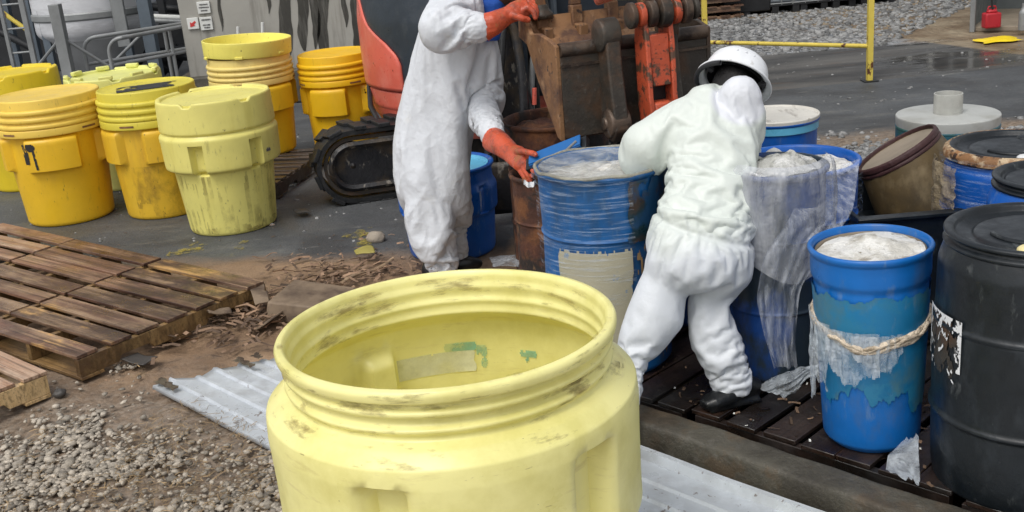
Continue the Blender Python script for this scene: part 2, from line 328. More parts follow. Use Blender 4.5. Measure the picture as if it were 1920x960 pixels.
M['pin'] = mat('greasy_brown_steel', (.10, .07, .05), rough=.5, metal=.35, var=.4, stains=(((.26, .24, .21), 14, .62, .70), ((.03, .02, .015), 7, .5, .65)), bump=(.4, 40, 7))
M['bluepaint'] = mat('bright_blue_plastic', (.006, .11, .34), rough=.5, var=.1)
M['yellowsteel'] = mat('yellow_steel_paint', (.68, .53, .09), rough=.45, var=.1, stains=(((.10, .035, .015), 9, .63, .68, (1, 1, .5), 1.),))
M['steel'] = mat('grey_galvanised_steel', (.26, .27, .27), rough=.5, metal=.3, var=.2); M['bluesteel'] = mat('blue_grey_steel', (.10, .125, .15), rough=.5, var=.2); M['darksteel'] = mat('dark_steel', (.015, .016, .018), rough=.5, var=.3)
M['tank'] = mat('white_tank_paint', (.68, .69, .71), rough=.4, var=.12, vs=1.5, stains=(((.30, .30, .31), 1.2, .5, .7, (1, 1, 4), .7),)); M['cone'] = mat('grey_tank_cone', (.34, .345, .35), rough=.5, var=.15)
M['signw'] = mat('white_sign', (.66, .67, .64), rough=.5, var=.06); M['signr'] = mat('red_arrow_paint', (.55, .04, .04), rough=.5, var=.1); M['ink'] = mat('grey_print', (.13, .13, .13), rough=.6)
M['redcan'] = mat('red_can_plastic', (.42, .02, .03), rough=.4, var=.15); M['yellowbag'] = mat('yellow_sheet', (.85, .62, .02), rough=.5, var=.1, bump=(.5, 10, 4))
M['shedwall'] = mat('grey_metal_cladding', (.13, .145, .145), rough=.5, var=.15); M['rock'] = mat('pale_rock', (.34, .29, .23), rough=.9, var=.25, bump=(.6, 20, 6)); M['card'] = mat('wet_brown_cardboard', (.20, .145, .095), rough=.7, var=.2, stains=(((.09, .06, .04), 5, .52, .7),), bump=(.2, 20, 5))
M['scrap'] = mat('grey_rubber_scrap', (.06, .055, .05), rough=.6, var=.3, bump=(.5, 15, 5)); M['ibc'] = mat('translucent_white_tank', (.32, .35, .38), rough=.5, var=.25); M['yellowgreen'] = mat('yellow_green_leaf', (.34, .29, .07), rough=.6, var=.3)
M['scuff'] = mat('brown_rubbed_dirt', (.22, .15, .05), rough=.6, var=.3, alpha=(.0, .62, (1, 1, 5), 6, (.555, .70)))
M['grimy'] = mat('dark_olive_grime', (.17, .11, .03), rough=.6, var=.3, alpha=(.0, .38, (1, 1, .7), 9, (.42, .66)))
M['pipeclear'] = mat('cloudy_clear_pipe', (.50, .50, .46), rough=.2, var=.25, alpha=(.6, .85, (1, 1, 1), 6))
M['bung'] = mat('cream_bung_cap', (.72, .62, .30), rough=.45); M['bungw'] = mat('white_bung_cap', (.75, .76, .76), rough=.45)

# wall with long dark run-down stains
def wall_mat():
    m = mat('stained_concrete_wall', (.345, .335, .30), rough=.75, var=.14, vs=1.2, bump=(.3, 14, 9), stains=(((.36, .35, .31), 2.5, .55, .7, (1, 1, .4), .6), ((.15, .14, .12), 4.5, .58, .72, (1.6, 1, .15), .6)))
    return m
M['wall'] = wall_mat()
M['wetstain'] = mat('black_run_down_stain', (.045, .043, .036), rough=.6, var=.25, alpha=(.35, .95, (3, 1, .25), 5, (.32, .56)))

# ------------------------------------------------------------------ ground
def ground_mat():
    m = bpy.data.materials.new('ground_surface'); m.use_nodes = True; nt = m.node_tree; L = nt.links; b = nt.nodes['Principled BSDF']
    g = NN(nt, 'ShaderNodeNewGeometry'); v = g.outputs['Position']; sx = NN(nt, 'ShaderNodeSeparateXYZ'); L.new(v, sx.inputs[0]); X, Y = sx.outputs[0], sx.outputs[1]
    def att(n):
        a = NN(nt, 'ShaderNodeAttribute'); a.attribute_name = n; return a.outputs['Fac']
    def zone(n, wob=.35, sc=1.6, soft=.12):
        nf = noise_fac(nt, v, sc, 0, 1, detail=8, rough=.68)
        s = mathn(nt, 'ADD', att(n), mathn(nt, 'MULTIPLY', mathn(nt, 'SUBTRACT', nf, .5), wob*2))
        mr = NN(nt, 'ShaderNodeMapRange'); mr.inputs['From Min'].default_value = .5-soft; mr.inputs['From Max'].default_value = .5+soft; L.new(s, mr.inputs['Value']); return mr.outputs[0]
    # asphalt
    asp = mixc(nt, noise_fac(nt, v, 1.3, .35, .65, detail=8), (.055, .060, .065), (.105, .112, .117))
    asp = mixc(nt, noise_fac(nt, v, 190, .5, .72, detail=2), asp, (.085, .085, .083))
    asp = mixc(nt, mathn(nt, 'MULTIPLY', noise_fac(nt, v, 3, .54, .70, detail=9, rough=.72, st=(.5, 1.5, 1)), .55), asp, (.19, .185, .165)); asp = mixc(nt, mathn(nt, 'MULTIPLY', noise_fac(nt, v, 1.2, .50, .62, detail=7), .55), asp, (.035, .034, .034))
    asp = mixc(nt, mathn(nt, 'MULTIPLY', noise_fac(nt, v, 28, .48, .66, detail=9, rough=.8), .5), asp, (.03, .031, .033)); asp = mixc(nt, mathn(nt, 'MULTIPLY', noise_fac(nt, v, 9, .60, .68, detail=9, rough=.75, st=(.5, 1.6, 1)), .6), asp, (.22, .215, .20))
    dirt = mixc(nt, noise_fac(nt, v, 3.5, .35, .65, detail=9, rough=.7), (.15, .092, .052), (.34, .225, .135))
    dirt = mixc(nt, noise_fac(nt, v, 14, .55, .7, detail=8), dirt, (.11, .075, .05))
    vo = NN(nt, 'ShaderNodeTexVoronoi'); vo.inputs['Scale'].default_value = 34; L.new(v, vo.inputs['Vector'])
    hsv = NN(nt, 'ShaderNodeSeparateColor'); L.new(vo.outputs['Color'], hsv.inputs[0])
    grav = mixc(nt, hsv.outputs[0], (.10, .09, .075), (.36, .34, .30))
    edge = NN(nt, 'ShaderNodeMapRange'); edge.inputs['From Min'].default_value = .0; edge.inputs['From Max'].default_value = .5; edge.inputs['To Min'].default_value = 1; edge.inputs['To Max'].default_value = .25
    L.new(vo.outputs['Distance'], edge.inputs['Value'])
    soil = mixc(nt, noise_fac(nt, v, 30, .35, .65, detail=6), (.12, .078, .045), (.27, .18, .11))
    fgr = mixc(nt, .35, soil, grav)
    v2 = NN(nt, 'ShaderNodeTexVoronoi'); v2.inputs['Scale'].default_value = 13; L.new(v, v2.inputs['Vector']); s2 = NN(nt, 'ShaderNodeSeparateColor'); L.new(v2.outputs['Color'], s2.inputs[0])
    bank = mixc(nt, s2.outputs[0], (.09, .095, .10), (.36, .37, .38))
    bank = mixc(nt, noise_fac(nt, v, 1.1, .5, .68, detail=9, rough=.75), bank, (.24, .17, .10))
    slab = mixc(nt, noise_fac(nt, v, 1.0, .35, .65, detail=8, rough=.6, st=(.6, 2.2, 1)), (.035, .035, .035), (.12, .115, .105))
    slab = mixc(nt, mathn(nt, 'MULTIPLY', noise_fac(nt, v, 2, .58, .7, detail=8, st=(.5, 2, 1)), .7), slab, (.11, .07, .045))
    pad = mixc(nt, noise_fac(nt, v, 2.2, .35, .65, detail=8), (.15, .10, .055), (.30, .24, .16))
    zd, zg, zb, zs, zp, zw = zone('z_dirt', .3), zone('z_gravel', .55, 2.2, .25), zone('z_bank', .12, 2, .05), zone('z_slab', .06, 1.2, .03), zone('z_pad', .12, 2, .05), zone('z_wetwood', .2)
    c = mixc(nt, zd, asp, dirt); c = mixc(nt, zg, c, fgr); c = mixc(nt, zs, c, slab); c = mixc(nt, zb, c, bank); c = mixc(nt, zp, c, pad)
    c = mixc(nt, zw, c, (.022, .017, .012))
    L.new(c, b.inputs['Base Color'])
    # roughness: asphalt and slab damp with puddles
    pud = noise_fac(nt, v, .9, .50, .60, detail=4, st=(.55, 1.4, 1))
    hard = mathn(nt, 'MAXIMUM', zs, mathn(nt, 'MULTIPLY', mathn(nt, 'SUBTRACT', 1., mathn(nt, 'MAXIMUM', mathn(nt, 'MAXIMUM', zd, zb), mathn(nt, 'MAXIMUM', zp, zg))), .35))
    rr = NN(nt, 'ShaderNodeMapRange'); rr.inputs['To Min'].default_value = .68; rr.inputs['To Max'].default_value = .10; L.new(mathn(nt, 'MULTIPLY', pud, hard), rr.inputs['Value']); L.new(rr.outputs[0], b.inputs['Roughness'])
    b1 = NN(nt, 'ShaderNodeBump'); b1.inputs['Strength'].default_value = .55; b1.inputs['Distance'].default_value = .012
    h = mathn(nt, 'ADD', noise_fac(nt, v, 60, 0, 1, detail=8), mathn(nt, 'MULTIPLY', edge.outputs[0], zg))
    dry = mathn(nt, 'SUBTRACT', 1., mathn(nt, 'MULTIPLY', mathn(nt, 'MULTIPLY', pud, zs), .95)); L.new(mathn(nt, 'MULTIPLY', h, dry), b1.inputs['Height'])
    b2 = NN(nt, 'ShaderNodeBump'); b2.inputs['Strength'].default_value = .9; b2.inputs['Distance'].default_value = .03
    L.new(mathn(nt, 'MULTIPLY', mathn(nt, 'SUBTRACT', 1., v2.outputs['Distance']), zb), b2.inputs['Height']); L.new(b1.outputs[0], b2.inputs['Normal']); L.new(b2.outputs[0], b.inputs['Normal'])
    return m
def sstep(x, a, b): t = np.clip((x-a)/(b-a), 0, 1); return t*t*(3-2*t)
def zones(x, y):
    n = x*.72+y*.69      # distance across the kerb direction
    yd = 6.55+.0*x + sstep(x, .6, 1.8)*1.95 - .18*(x+1)*(x < 0)
    dirt = .5+(yd-y)*1.0
    yg = 4.85 - .38*(x+1.6)
    gravel = np.maximum(.5+(yg-y)*.9, .5+np.minimum(np.minimum((8.6-y), (y-6.6)), (x-1.2))*1.2)
    pad = .5+np.minimum(x-(4.9+(13.3-y)*.35), y-11.5)*1.4
    bank = .5+np.minimum(y-12.95+.05*(x-3), x-.9)*1.2
    slab = .5+np.minimum(np.minimum(y-(10.75+.05*(x-3)), 13.3-y), x-.4)*2
    wet = .5+np.minimum(np.minimum(np.minimum(n-3.02, 7.2-y), 5.0-n), x-.12)*1.5
    return dict(z_dirt=np.clip(dirt, -1, 2), z_gravel=np.clip(gravel, -1, 2), z_bank=np.clip(bank, -1, 2), z_slab=np.clip(slab, -1, 2), z_pad=np.clip(pad, -1, 2), z_wetwood=np.clip(wet, -1, 2))
def build_ground():
    xs = np.unique(np.concatenate([np.linspace(-220, -8, 14), np.arange(-8, -4, .2), np.arange(-4, 3.2, .045), np.arange(3.2, 9, .2), np.linspace(9, 220, 14)]).round(4))
    ys = np.unique(np.concatenate([np.linspace(-60, 1.5, 8), np.arange(1.5, 8.8, .045), np.arange(8.8, 19, .2), np.linspace(19, 400, 16)]).round(4))
    Xg, Yg = np.meshgrid(xs, ys, indexing='ij'); z = zones(Xg, Yg)
    p = np.stack([Xg, Yg, 0*Xg], -1); soft = np.clip(z['z_dirt'], 0, 1)*sstep(9-np.abs(Yg-3), 0, 2)
    Z = (fbm(p*3.1, 3, 5)-.5)*.055*soft + (fbm(p*11, 8, 4)-.5)*.034*soft - .012*soft - .004
    n = Xg*.72+Yg*.69
    Z = Z*np.where(n > 2.8, .3, 1)
    mb = MB(); mb.grid(np.stack([Xg, Yg, Z], -1))
    o = obj('ground', mb, ground_mat(), smooth=180); tag(o, kind='structure')
    for k, a in z.items():
        at = o.data.attributes.new(k, 'FLOAT', 'POINT'); at.data.foreach_set('value', a.reshape(-1).astype(np.float32))
build_ground()

def pebbles(name, n, sampler, smin, smax, mt, seed=3, flat=.6):
    r = np.random.default_rng(seed)
    t = (1+5**.5)/2; ico = np.array([[-1, t, 0], [1, t, 0], [-1, -t, 0], [1, -t, 0], [0, -1, t], [0, 1, t], [0, -1, -t], [0, 1, -t], [t, 0, -1], [t, 0, 1], [-t, 0, -1], [-t, 0, 1]])/math.hypot(1, t)
    fc = np.array([[0, 11, 5], [0, 5, 1], [0, 1, 7], [0, 7, 10], [0, 10, 11], [1, 5, 9], [5, 11, 4], [11, 10, 2], [10, 7, 6], [7, 1, 8], [3, 9, 4], [3, 4, 2], [3, 2, 6], [3, 6, 8], [3, 8, 9], [4, 9, 5], [2, 4, 11], [6, 2, 10], [8, 6, 7], [9, 8, 1]])
    xy, keep = sampler(r, n); xy = xy[keep]; n = len(xy)
    s = smin+(smax-smin)*r.random(n)**2.2
    v = ico[None]*(.78+.5*r.random((n, 12, 1)))*np.stack([.8+.7*r.random(n), .7+.5*r.random(n), flat*(.6+.6*r.random(n))], -1)[:, None]
    a = r.random(n)*2*PI; ca, sa = np.cos(a)[:, None], np.sin(a)[:, None]
    ti = (r.random(n)-.5)*.9; ct, st_ = np.cos(ti)[:, None], np.sin(ti)[:, None]
    x, y, z = v[..., 0], v[..., 1], v[..., 2]; x, z = x*ct-z*st_, x*st_+z*ct; x, y = x*ca-y*sa, x*sa+y*ca
    v = np.stack([x, y, z], -1)*s[:, None, None]
    v[..., 0] += xy[:, :1]; v[..., 1] += xy[:, 1:2]; v[..., 2] += (s*.25*r.random(n))[:, None]-.004
    f = (fc[None]+12*np.arange(n)[:, None, None]).reshape(-1, 3)
    me = bpy.data.meshes.new(name); me.vertices.add(n*12); me.vertices.foreach_set('co', v.reshape(-1)); me.loops.add(len(f)*3); me.loops.foreach_set('vertex_index', f.reshape(-1).astype(np.int32))
    me.polygons.add(len(f)); me.polygons.foreach_set('loop_start', np.arange(0, len(f)*3, 3, dtype=np.int32)); me.polygons.foreach_set('use_smooth', np.ones(len(f), bool)); me.update(calc_edges=True); me.validate()
    me.materials.append(mt); o = bpy.data.objects.new(name, me); col.objects.link(o); return o
M['pebble'] = mat('limestone_pebbles', (.34, .30, .245), rough=.85, var=.3, vs=40, island=.5, bump=(.4, 120, 4)); M['pebblegrey'] = mat('grey_stone_chips', (.22, .22, .215), rough=.85, var=.3, vs=30, island=.5)
def s_fore(r, n):
    x = -3.4+r.random(n)*3.9; y = 2.4+r.random(n)*2.9; yg = 4.85-.38*(x+1.6)
    d = yg-.22-y+(fbm(np.stack([x*2.5, y*2.5, 0*x], -1), 5)-.5)*1.5; nn = x*.72+y*.69; bare = sstep(fbm(np.stack([x*2.2, y*2.2, 0*x+4], -1), 15), .46, .60)
    return np.stack([x, y], -1), (r.random(n) < np.clip(d*1.4, .015, 1)*(1-.8*bare)) & (nn < 2.12)
tag(pebbles('gravel', 62000, s_fore, .006, .0175, M['pebble'], 3), 'loose grey and tan pebbles on brown soil in the foreground', 'gravel', kind='stuff')
tag(pebbles('large_gravel', 2600, s_fore, .013, .028, M['pebble'], 31), 'scattered larger pale stones among the foreground pebbles', 'gravel', kind='stuff')
def s_strip(r, n):
    x = 1.0+r.random(n)*4; y = 6.6+r.random(n)*2.2; d = np.minimum(8.55-y, y-6.5)+(vnoise(np.stack([x*3, y*3, 0*x], -1), 9)-.5)*.5
    return np.stack([x, y], -1), r.random(n) < np.clip(d*2.5, .02, 1)
tag(pebbles('gravel_strip', 9000, s_strip, .016, .034, M['pebblegrey'], 4), 'strip of grey stone chips between the drums and the asphalt', 'gravel', kind='stuff')
def s_asp(r, n):
    x = -4+r.random(n)*10; y = 6.6+r.random(n)*6; return np.stack([x, y], -1), (np.abs(x-1.4) > 1.) | (y > 8.6)
tag(pebbles('asphalt_grit', 900, s_asp, .005, .02, M['pebblegrey'], 44), 'loose grit and small stones scattered on the asphalt', 'grit', kind='stuff')
def s_bank(r, n):
    x = 1.2+r.random(n)*7; y = 12.9+r.random(n)*4; return np.stack([x, y], -1), (x < 4.9+(y-13.3)*.8) & (r.random(n) < .8)
tag(pebbles('gravel_bank', 9000, s_bank, .02, .055, M['pebblegrey'], 6), 'grey gravel bank beyond the yellow guard rail', 'gravel', kind='stuff')

# dry grass and bark litter: one mass each
def litter(name, n, sampler, L0, L1, wd, mt, seed, lift=.012, bend=.3, z=.003):
    r = np.random.default_rng(seed); mb = MB(); xy, keep = sampler(r, n)
    for x, y in xy[keep]:
        L = L0+(L1-L0)*r.random()**2; a = r.random()*2*PI; d = np.array([math.cos(a), math.sin(a), 0]); s = np.array([-d[1], d[0], 0])*wd*(.5+r.random())
        p = np.array([x, y, z+lift*r.random()]); k = r.normal(0, bend)*L; dz = np.array([0, 0, r.random()*L*.18]); tw = np.array([0, 0, (r.random()-.3)*wd*1.2])
        a0, a1, a2 = p-d*L/2, p+s/wd*k*.5+dz, p+d*L/2+dz*r.random()
        v = []
        for q in (a0, a1, a2): v += [q-s/2-tw/2, q+s/2+tw/2]
        mb.add(v, [(0, 1, 3, 2), (2, 3, 5, 4)])
    return obj(name, mb, mt, smooth=0)
M['spill'] = mat('faded_yellow_paint', (.36, .29, .06), rough=.6, var=.4, vs=20, alpha=(.0, .85, (1, 1, 1), 16, (.42, .62)))
M['straw'] = mat('dry_grass', (.24, .165, .085), rough=.85, var=.4, island=.6, bump=None); M['bark'] = mat('bark_chips', (.19, .12, .075), rough=.8, var=.5, island=.7, bump=None)
def s_g(r, n):
    x = -3+r.random(n)*3.2; y = 2.4+r.random(n)*2.7; nn = x*.72+y*.69; return np.stack([x, y], -1), (nn < 2.1) & (fbm(np.stack([x*1.6, y*1.6, 0*x], -1), 44) > .44+.1*r.random(n))
tag(litter('dry_grass', 16000, s_g, .02, .075, .0022, M['straw'], 5, .034, .6), 'thin dry grass stems matted over the gravel', 'grass', kind='stuff')
def s_b(r, n):
    k = n//2; x = np.concatenate([-1.0+r.normal(0, .28, k), -1.45+r.normal(0, .22, n-k)]); y = np.concatenate([6.15+r.normal(0, .22, k), 5.55+r.normal(0, .22, n-k)]); return np.stack([x, y], -1), (x*.82+y*.57 > 0) & (x > -1.75+(y-5.7)*.3)
tag(litter('bark_litter', 620, s_b, .02, .15, .013, M['bark'], 8, .05, .15), 'brown bark and splintered wood litter on the dirt', 'litter', kind='stuff')
def s_c(r, n):
    x = -3.2+r.random(n)*3.6; y = 4.6+r.random(n)*4.2; return np.stack([x, y], -1), (x < .3) & ((y < 6.7) | (r.random(n) < .35))
tag(litter('wood_scraps', 700, s_c, .010, .05, .006, M['bark'], 18, .006, .15), 'small scattered wood scraps on dirt and asphalt edge', 'litter', kind='stuff')

def s_d(r, n):
    a = -3.3+r.random(n)*2.9; q = 3.12+r.random(n)*.95; xy = np.stack([ku[0]*a+kn[0]*q, ku[1]*a+kn[1]*q], -1); return xy, np.ones(n, bool)
ku = np.array([.694, -.720, 0.]); kn = np.array([.720, .694, 0.])
tag(litter('deck_litter', 260, s_d, .01, .06, .008, M['bark'], 48, .004, .2, .124), 'dark splinters and scraps lying on the soaked pallets', 'litter', kind='stuff')
tag(litter('white_flecks', 90, s_d, .006, .016, .008, mat('white_flecks', (.6, .6, .56), bump=None), 49, .002, .2, .125), 'tiny white flecks of residue on the soaked pallets', 'litter', kind='stuff')
# ------------------------------------------------------------------ background structures
# concrete wall
wy = 12.55
def build_wall():
    t = thing('concrete_wall', 'tall stained grey concrete wall behind the yellow drums', 'wall', (P(345, 150, wy)[0], wy, 0))
    x0 = P(349, 100, wy)[0]; x1 = P(1120, 60, wy)[0]
    mb = MB(); mb.box(((x0+x1)/2, wy+.4, 2.2), (x1-x0, .8, 4.4)); obj('wall_face', mb, M['wall'], t, bevel=.01)
    mb = MB(); mb.box(((x0+x1)/2-.05, wy+.36, .19), (x1-x0+.2, .95, .38)); obj('plinth', mb, M['concrete'], t, bevel=.02)
    for px, wd, y0, y1 in ((408, 6, -60, 60), (497, 7, -60, 26), (535, 22, -60, 172), (563, 19, -60, 96), (586, 15, -60, 92), (602, 19, -60, 128), (641, 9, -60, 52), (668, 24, -60, 125)):
        mb = MB(); k = 22; zz0 = P(px, y0, wy)[2]; zz1 = max(.39, P(px, y1, wy)[2]); q = []
        for i in range(k):
            tt = i/(k-1); z = zz0+(zz1-zz0)*tt; c = P(px+ (tt*8), y0+(y1-y0)*tt, wy)[0]+.012*math.sin(tt*9+px); h = pm(wd, wy)/2*(1-.8*max(0, tt-.8)/.2)*(1+.07*math.sin(tt*11+px)+.05*math.sin(tt*31+px)); q.append([(c-h, wy-.004, z), (c+h, wy-.004, z)])
        mb.grid(q); obj('stain_streak', mb, M['wetstain'], t, smooth=0)
    for px, py0, py1 in ((446, 50, 80), (492, 42, 80)):
        mb = MB(); a = P(px, py0, wy-.08); b_ = P(px+2, py1+35, wy-.08); mb.tube([a, b_], .018, 8); obj('standpipe', mb, M['signw'], t)
build_wall()
def sign(label, px, py, wpx, hpx, kind):
    y = wy-.015; c = P(px, py, y); wd, ht = pm(wpx, y), pm(hpx, y)
    t = thing('safety_sign', label, 'sign', c)
    mb = MB(); mb.box(c, (wd, .02, ht)); obj('sign_plate', mb, M['signw'], t, bevel=.004)
    yy = y-.0135
    if kind == 'arrow':
        s = ht*.36; pts = [(.55, .62), (.85, .30), (.25, -.30), (.55, -.55), (-.75, -.85), (-.65, .40), (-.30, .10)]
        mb = MB(); mb.prism([(c[0]+a*s, yy, c[2]+b_*s) for a, b_ in pts], 0, (0, .004, 0)); obj('arrow', mb, M['signr'], t, smooth=0)
    else:
        r = random.Random(int(px))
        for k, (zz, ww) in enumerate(kind):
            mb = MB(); x = -ww*wd/2
            while x < ww*wd/2:
                l = wd*(.05+.05*r.random()); hh = ht*.10*(.7+.5*r.random()); mb.box((c[0]+x+l/2, yy, c[2]+zz*ht), (l*.8, .003, hh)); x += l
            obj('text_line', mb, M['ink'], t, smooth=0)
sign('upper white sign with three lines of print on the concrete wall', 382, 14, 23, 21, [(.26, .6), (.02, .75), (-.24, .5)])
sign('white sign with a red arrow pointing down left on the concrete wall', 362, 44, 20, 20, 'arrow')
sign('lower white sign with two short lines of print beside the red arrow sign', 387, 44, 22, 23, [(-.10, .6), (-.30, .45), (.3, .7)])

def place_tank():
    Y = 14.6; t = thing('storage_tank', 'large white storage tank with grey conical underside on steel supports', 'tank', (P(150, 60, Y)[0], Y, 0))
    a = P(85, 0, Y); b_ = P(266, 0, Y); zb = P(175, 66, Y)[2]; xc = (a[0]+b_[0])/2; rr = (b_[0]-a[0])/2+.15
    mb = MB(); mb.lathe(fillet([(rr*.9, zb), (rr, zb+.08), (rr, zb+3.2), (.05, zb+3.6)], .06), 56, T=(np.eye(3), (xc, Y, 0)), cap1=True); obj('shell', mb, M['tank'], t)
    for k in range(3):
        mb = MB(); mb.lathe([(rr+.004, zb+.25+k*.9), (rr+.02, zb+.27+k*.9), (rr+.02, zb+.33+k*.9), (rr+.004, zb+.35+k*.9)], 56, T=(np.eye(3), (xc, Y, 0))); obj('band', mb, M['steel'], t)
    mb = MB(); mb.lathe([(.18, zb-.70), (.22, zb-.66), (rr*.9, zb-.001)], 48, T=(np.eye(3), (xc, Y, 0)), cap0=True); obj('cone', mb, M['cone'], t)
    for k in range(4):
        an = PI/4+k*PI/2; q = np.array([xc+rr*.92*math.cos(an), Y+rr*.92*math.sin(an), 0]); mb = MB(); mb.box(q+[0, 0, (zb+.4)/2], (.09, .09, zb+.4)); obj('leg', mb, M['bluesteel'], t, bevel=.004)
    mb = MB(); mb.box((P(222, 20, Y-rr-.03)[0], Y-rr-.03, zb+1.2), (.16, .05, 2.6)); obj('gauge_strip', mb, M['steel'], t, bevel=.01)
place_tank()
def post_brace():
    Y = 12.2; a = P(101, 8, Y); b_ = P(134, 160, Y); b_ = np.array([b_[0], Y, 0.]); a = np.array([a[0], Y, a[2]])
    t = thing('steel_post', 'thick grey steel post with diagonal braces left of the handrails', 'post', (b_[0], Y, 0))
    mb = MB(); mb.beam((b_[0], Y, 0), (b_[0], Y, a[2]), .115, .115, (0, 1, 0)); obj('column', mb, M['steel'], t, bevel=.006)
    m = np.array([b_[0], Y, P(112, 70, Y)[2]])
    for px, py in ((70, 125), (205, 125)):
        q = P(px, py, Y+.2); mb = MB(); mb.tube([m, q], .018, 8); obj('brace', mb, M['steel'], t)
post_brace()
def ladder():
    Y = 12.8; t = thing('ladder', 'grey steel access ladder at the far left', 'ladder', (P(50, 135, Y)[0], Y, 0))
    xa = P(25, 120, Y)[0]; xb = P(66, 120, Y)[0]; 
    for x in (xa, xb): mb = MB(); mb.box((x, Y, 1.6), (.06 if x == xb else .04, .05, 3.2)); obj('rail', mb, M['steel'], t, bevel=.004)
    for k in range(11): mb = MB(); mb.tube([(xa, Y, .25+k*.27), (xb, Y, .25+k*.27)], .012, 8); obj('rung', mb, M['steel'], t)
ladder()
def handrails():
    for n, (Y, x0, yt, lab) in enumerate(((12.4, 160, 70, 'left grey tubular handrail running towards the concrete wall'), (11.9, 206, 72, 'front grey tubular handrail with rounded end nearest the camera'))):
        b_ = P(x0+6, 135, Y); t = thing('handrail', lab, 'handrail', (b_[0], Y, 0), 'grey tubular handrails')
        ztop = P(x0+14, yt, Y)[2]; zm = P(x0+14, yt+50, Y)[2]; x1 = P(352, 60, Y+.8)[0]
        x = b_[0]; arc = [(x, Y, 0), (x, Y, ztop-.15)]+[(x+.15-.15*math.cos(a), Y, ztop-.15+.15*math.sin(a)) for a in np.linspace(.2, PI/2, 6)]+[(x1, Y+.75, ztop+.0)]
        mb = MB(); mb.tube(arc, .022, 10); obj('top_rail', mb, M['steel'], t)
        mb = MB(); mb.tube([(x, Y, zm), (x1, Y+.75, zm)], .02, 8); obj('mid_rail', mb, M['steel'], t)
        q = .78; mb = MB(); mb.tube([(x+(x1-x)*q, Y+.75*q, 0), (x+(x1-x)*q, Y+.75*q, ztop)], .02, 8); obj('baluster', mb, M['steel'], t)
handrails()
def rack():
    t = thing('pipe_rack', 'dark steel pipe rack with columns, beams and pipes under the tank', 'pipe rack', (-5, 15.2, 0))
    for px, Y, wd, m in ((280, 13.4, .14, 'bluesteel'), (312, 14.2, .09, 'darksteel'), (60, 15.5, .12, 'bluesteel'), (200, 16, .12, 'darksteel'), (20, 16, .12, 'bluesteel')):
        x = P(px, 60, Y)[0]; mb = MB(); mb.box((x, Y, 1.9), (wd, wd, 3.8)); obj('column', mb, M[m], t, bevel=.005)
    for px0, py0, px1, py1, Y, r, m in ((262, 30, 352, 34, 14.0, .035, 'signw'), (265, 38, 352, 41, 13.9, .03, 'steel'), (150, 105, 350, 92, 15, .05, 'darksteel'), (0, 60, 60, 90, 15.8, .05, 'darksteel'), (205, 90, 262, 92, 15, .035, 'steel'), (260, 10, 350, 20, 14.5, .05, 'darksteel'), (140, 118, 262, 126, 14.9, .04, 'darksteel'), (205, 125, 268, 62, 13.5, .02, 'steel'), (0, 20, 56, 60, 15, .03, 'yellowsteel')):
        mb = MB(); mb.tube([P(px0, py0, Y), P(px1, py1, Y)], r, 10); obj('pipe', mb, M[m], t)
    for px, py, s in ((215, 82, .09), (225, 100, .12), (300, 122, .2), (180, 112, .14), (250, 118, .12), (330, 105, .16)):
        c = P(px, py, 15.1); mb = MB(); mb.lathe(fillet([(s*.4, -s), (s*.7, -s), (s*.7, 0), (s, .02), (s, .08), (s*.5, .1), (s*.5, s)], .01), 20, T=(rotm('Y', .4*s*10), c), cap0=True, cap1=True); obj('valve', mb, M['darksteel'], t)
    mb = MB(); mb.box((-6, 17.4, 1.5), (9, .2, 3.)); obj('back_panel', mb, M['darksteel'], t, bevel=.01)
rack()

# guard rail
def rail():
    rp = P(1630, 152, 10.77); zl = P(1625, 87, 10.77)[2]
    Y = 10.8
    for _ in range(200):
        Y += .02 if P(1325, 79, Y)[2] > zl else -.02
    lx = P(1322, 79, Y)[0]; t = thing('guard_rail', 'yellow steel guard rail with rusty posts on the asphalt', 'guard rail', (rp[0], 10.77, 0))
    def pt(s, z): return (rp[0]+(lx-rp[0])*s, 10.77+(Y-10.77)*s, z)
    ztop = P(1400, 2, 11.3)[2]
    for s in (0, 1, 2): 
        q = pt(s, 0)
        mb = MB(); mb.box((q[0], q[1], (ztop+.58)/2), (.055, .055, ztop+.58)); p_ = obj('post', mb, M['yellowsteel'], t, bevel=.004)
        mb = MB(); mb.box((q[0], q[1], .006), (.14, .14, .012)); obj('base_plate', mb, M['darksteel'], t)
    for z, a, b_ in ((zl, 0, 1), (ztop, 0, 2), (ztop+.55, 0, 2)):
        mb = MB(); mb.tube([pt(a, z), pt(b_, z)], .022, 10); obj('rail', mb, M['yellowsteel'], t)
rail()
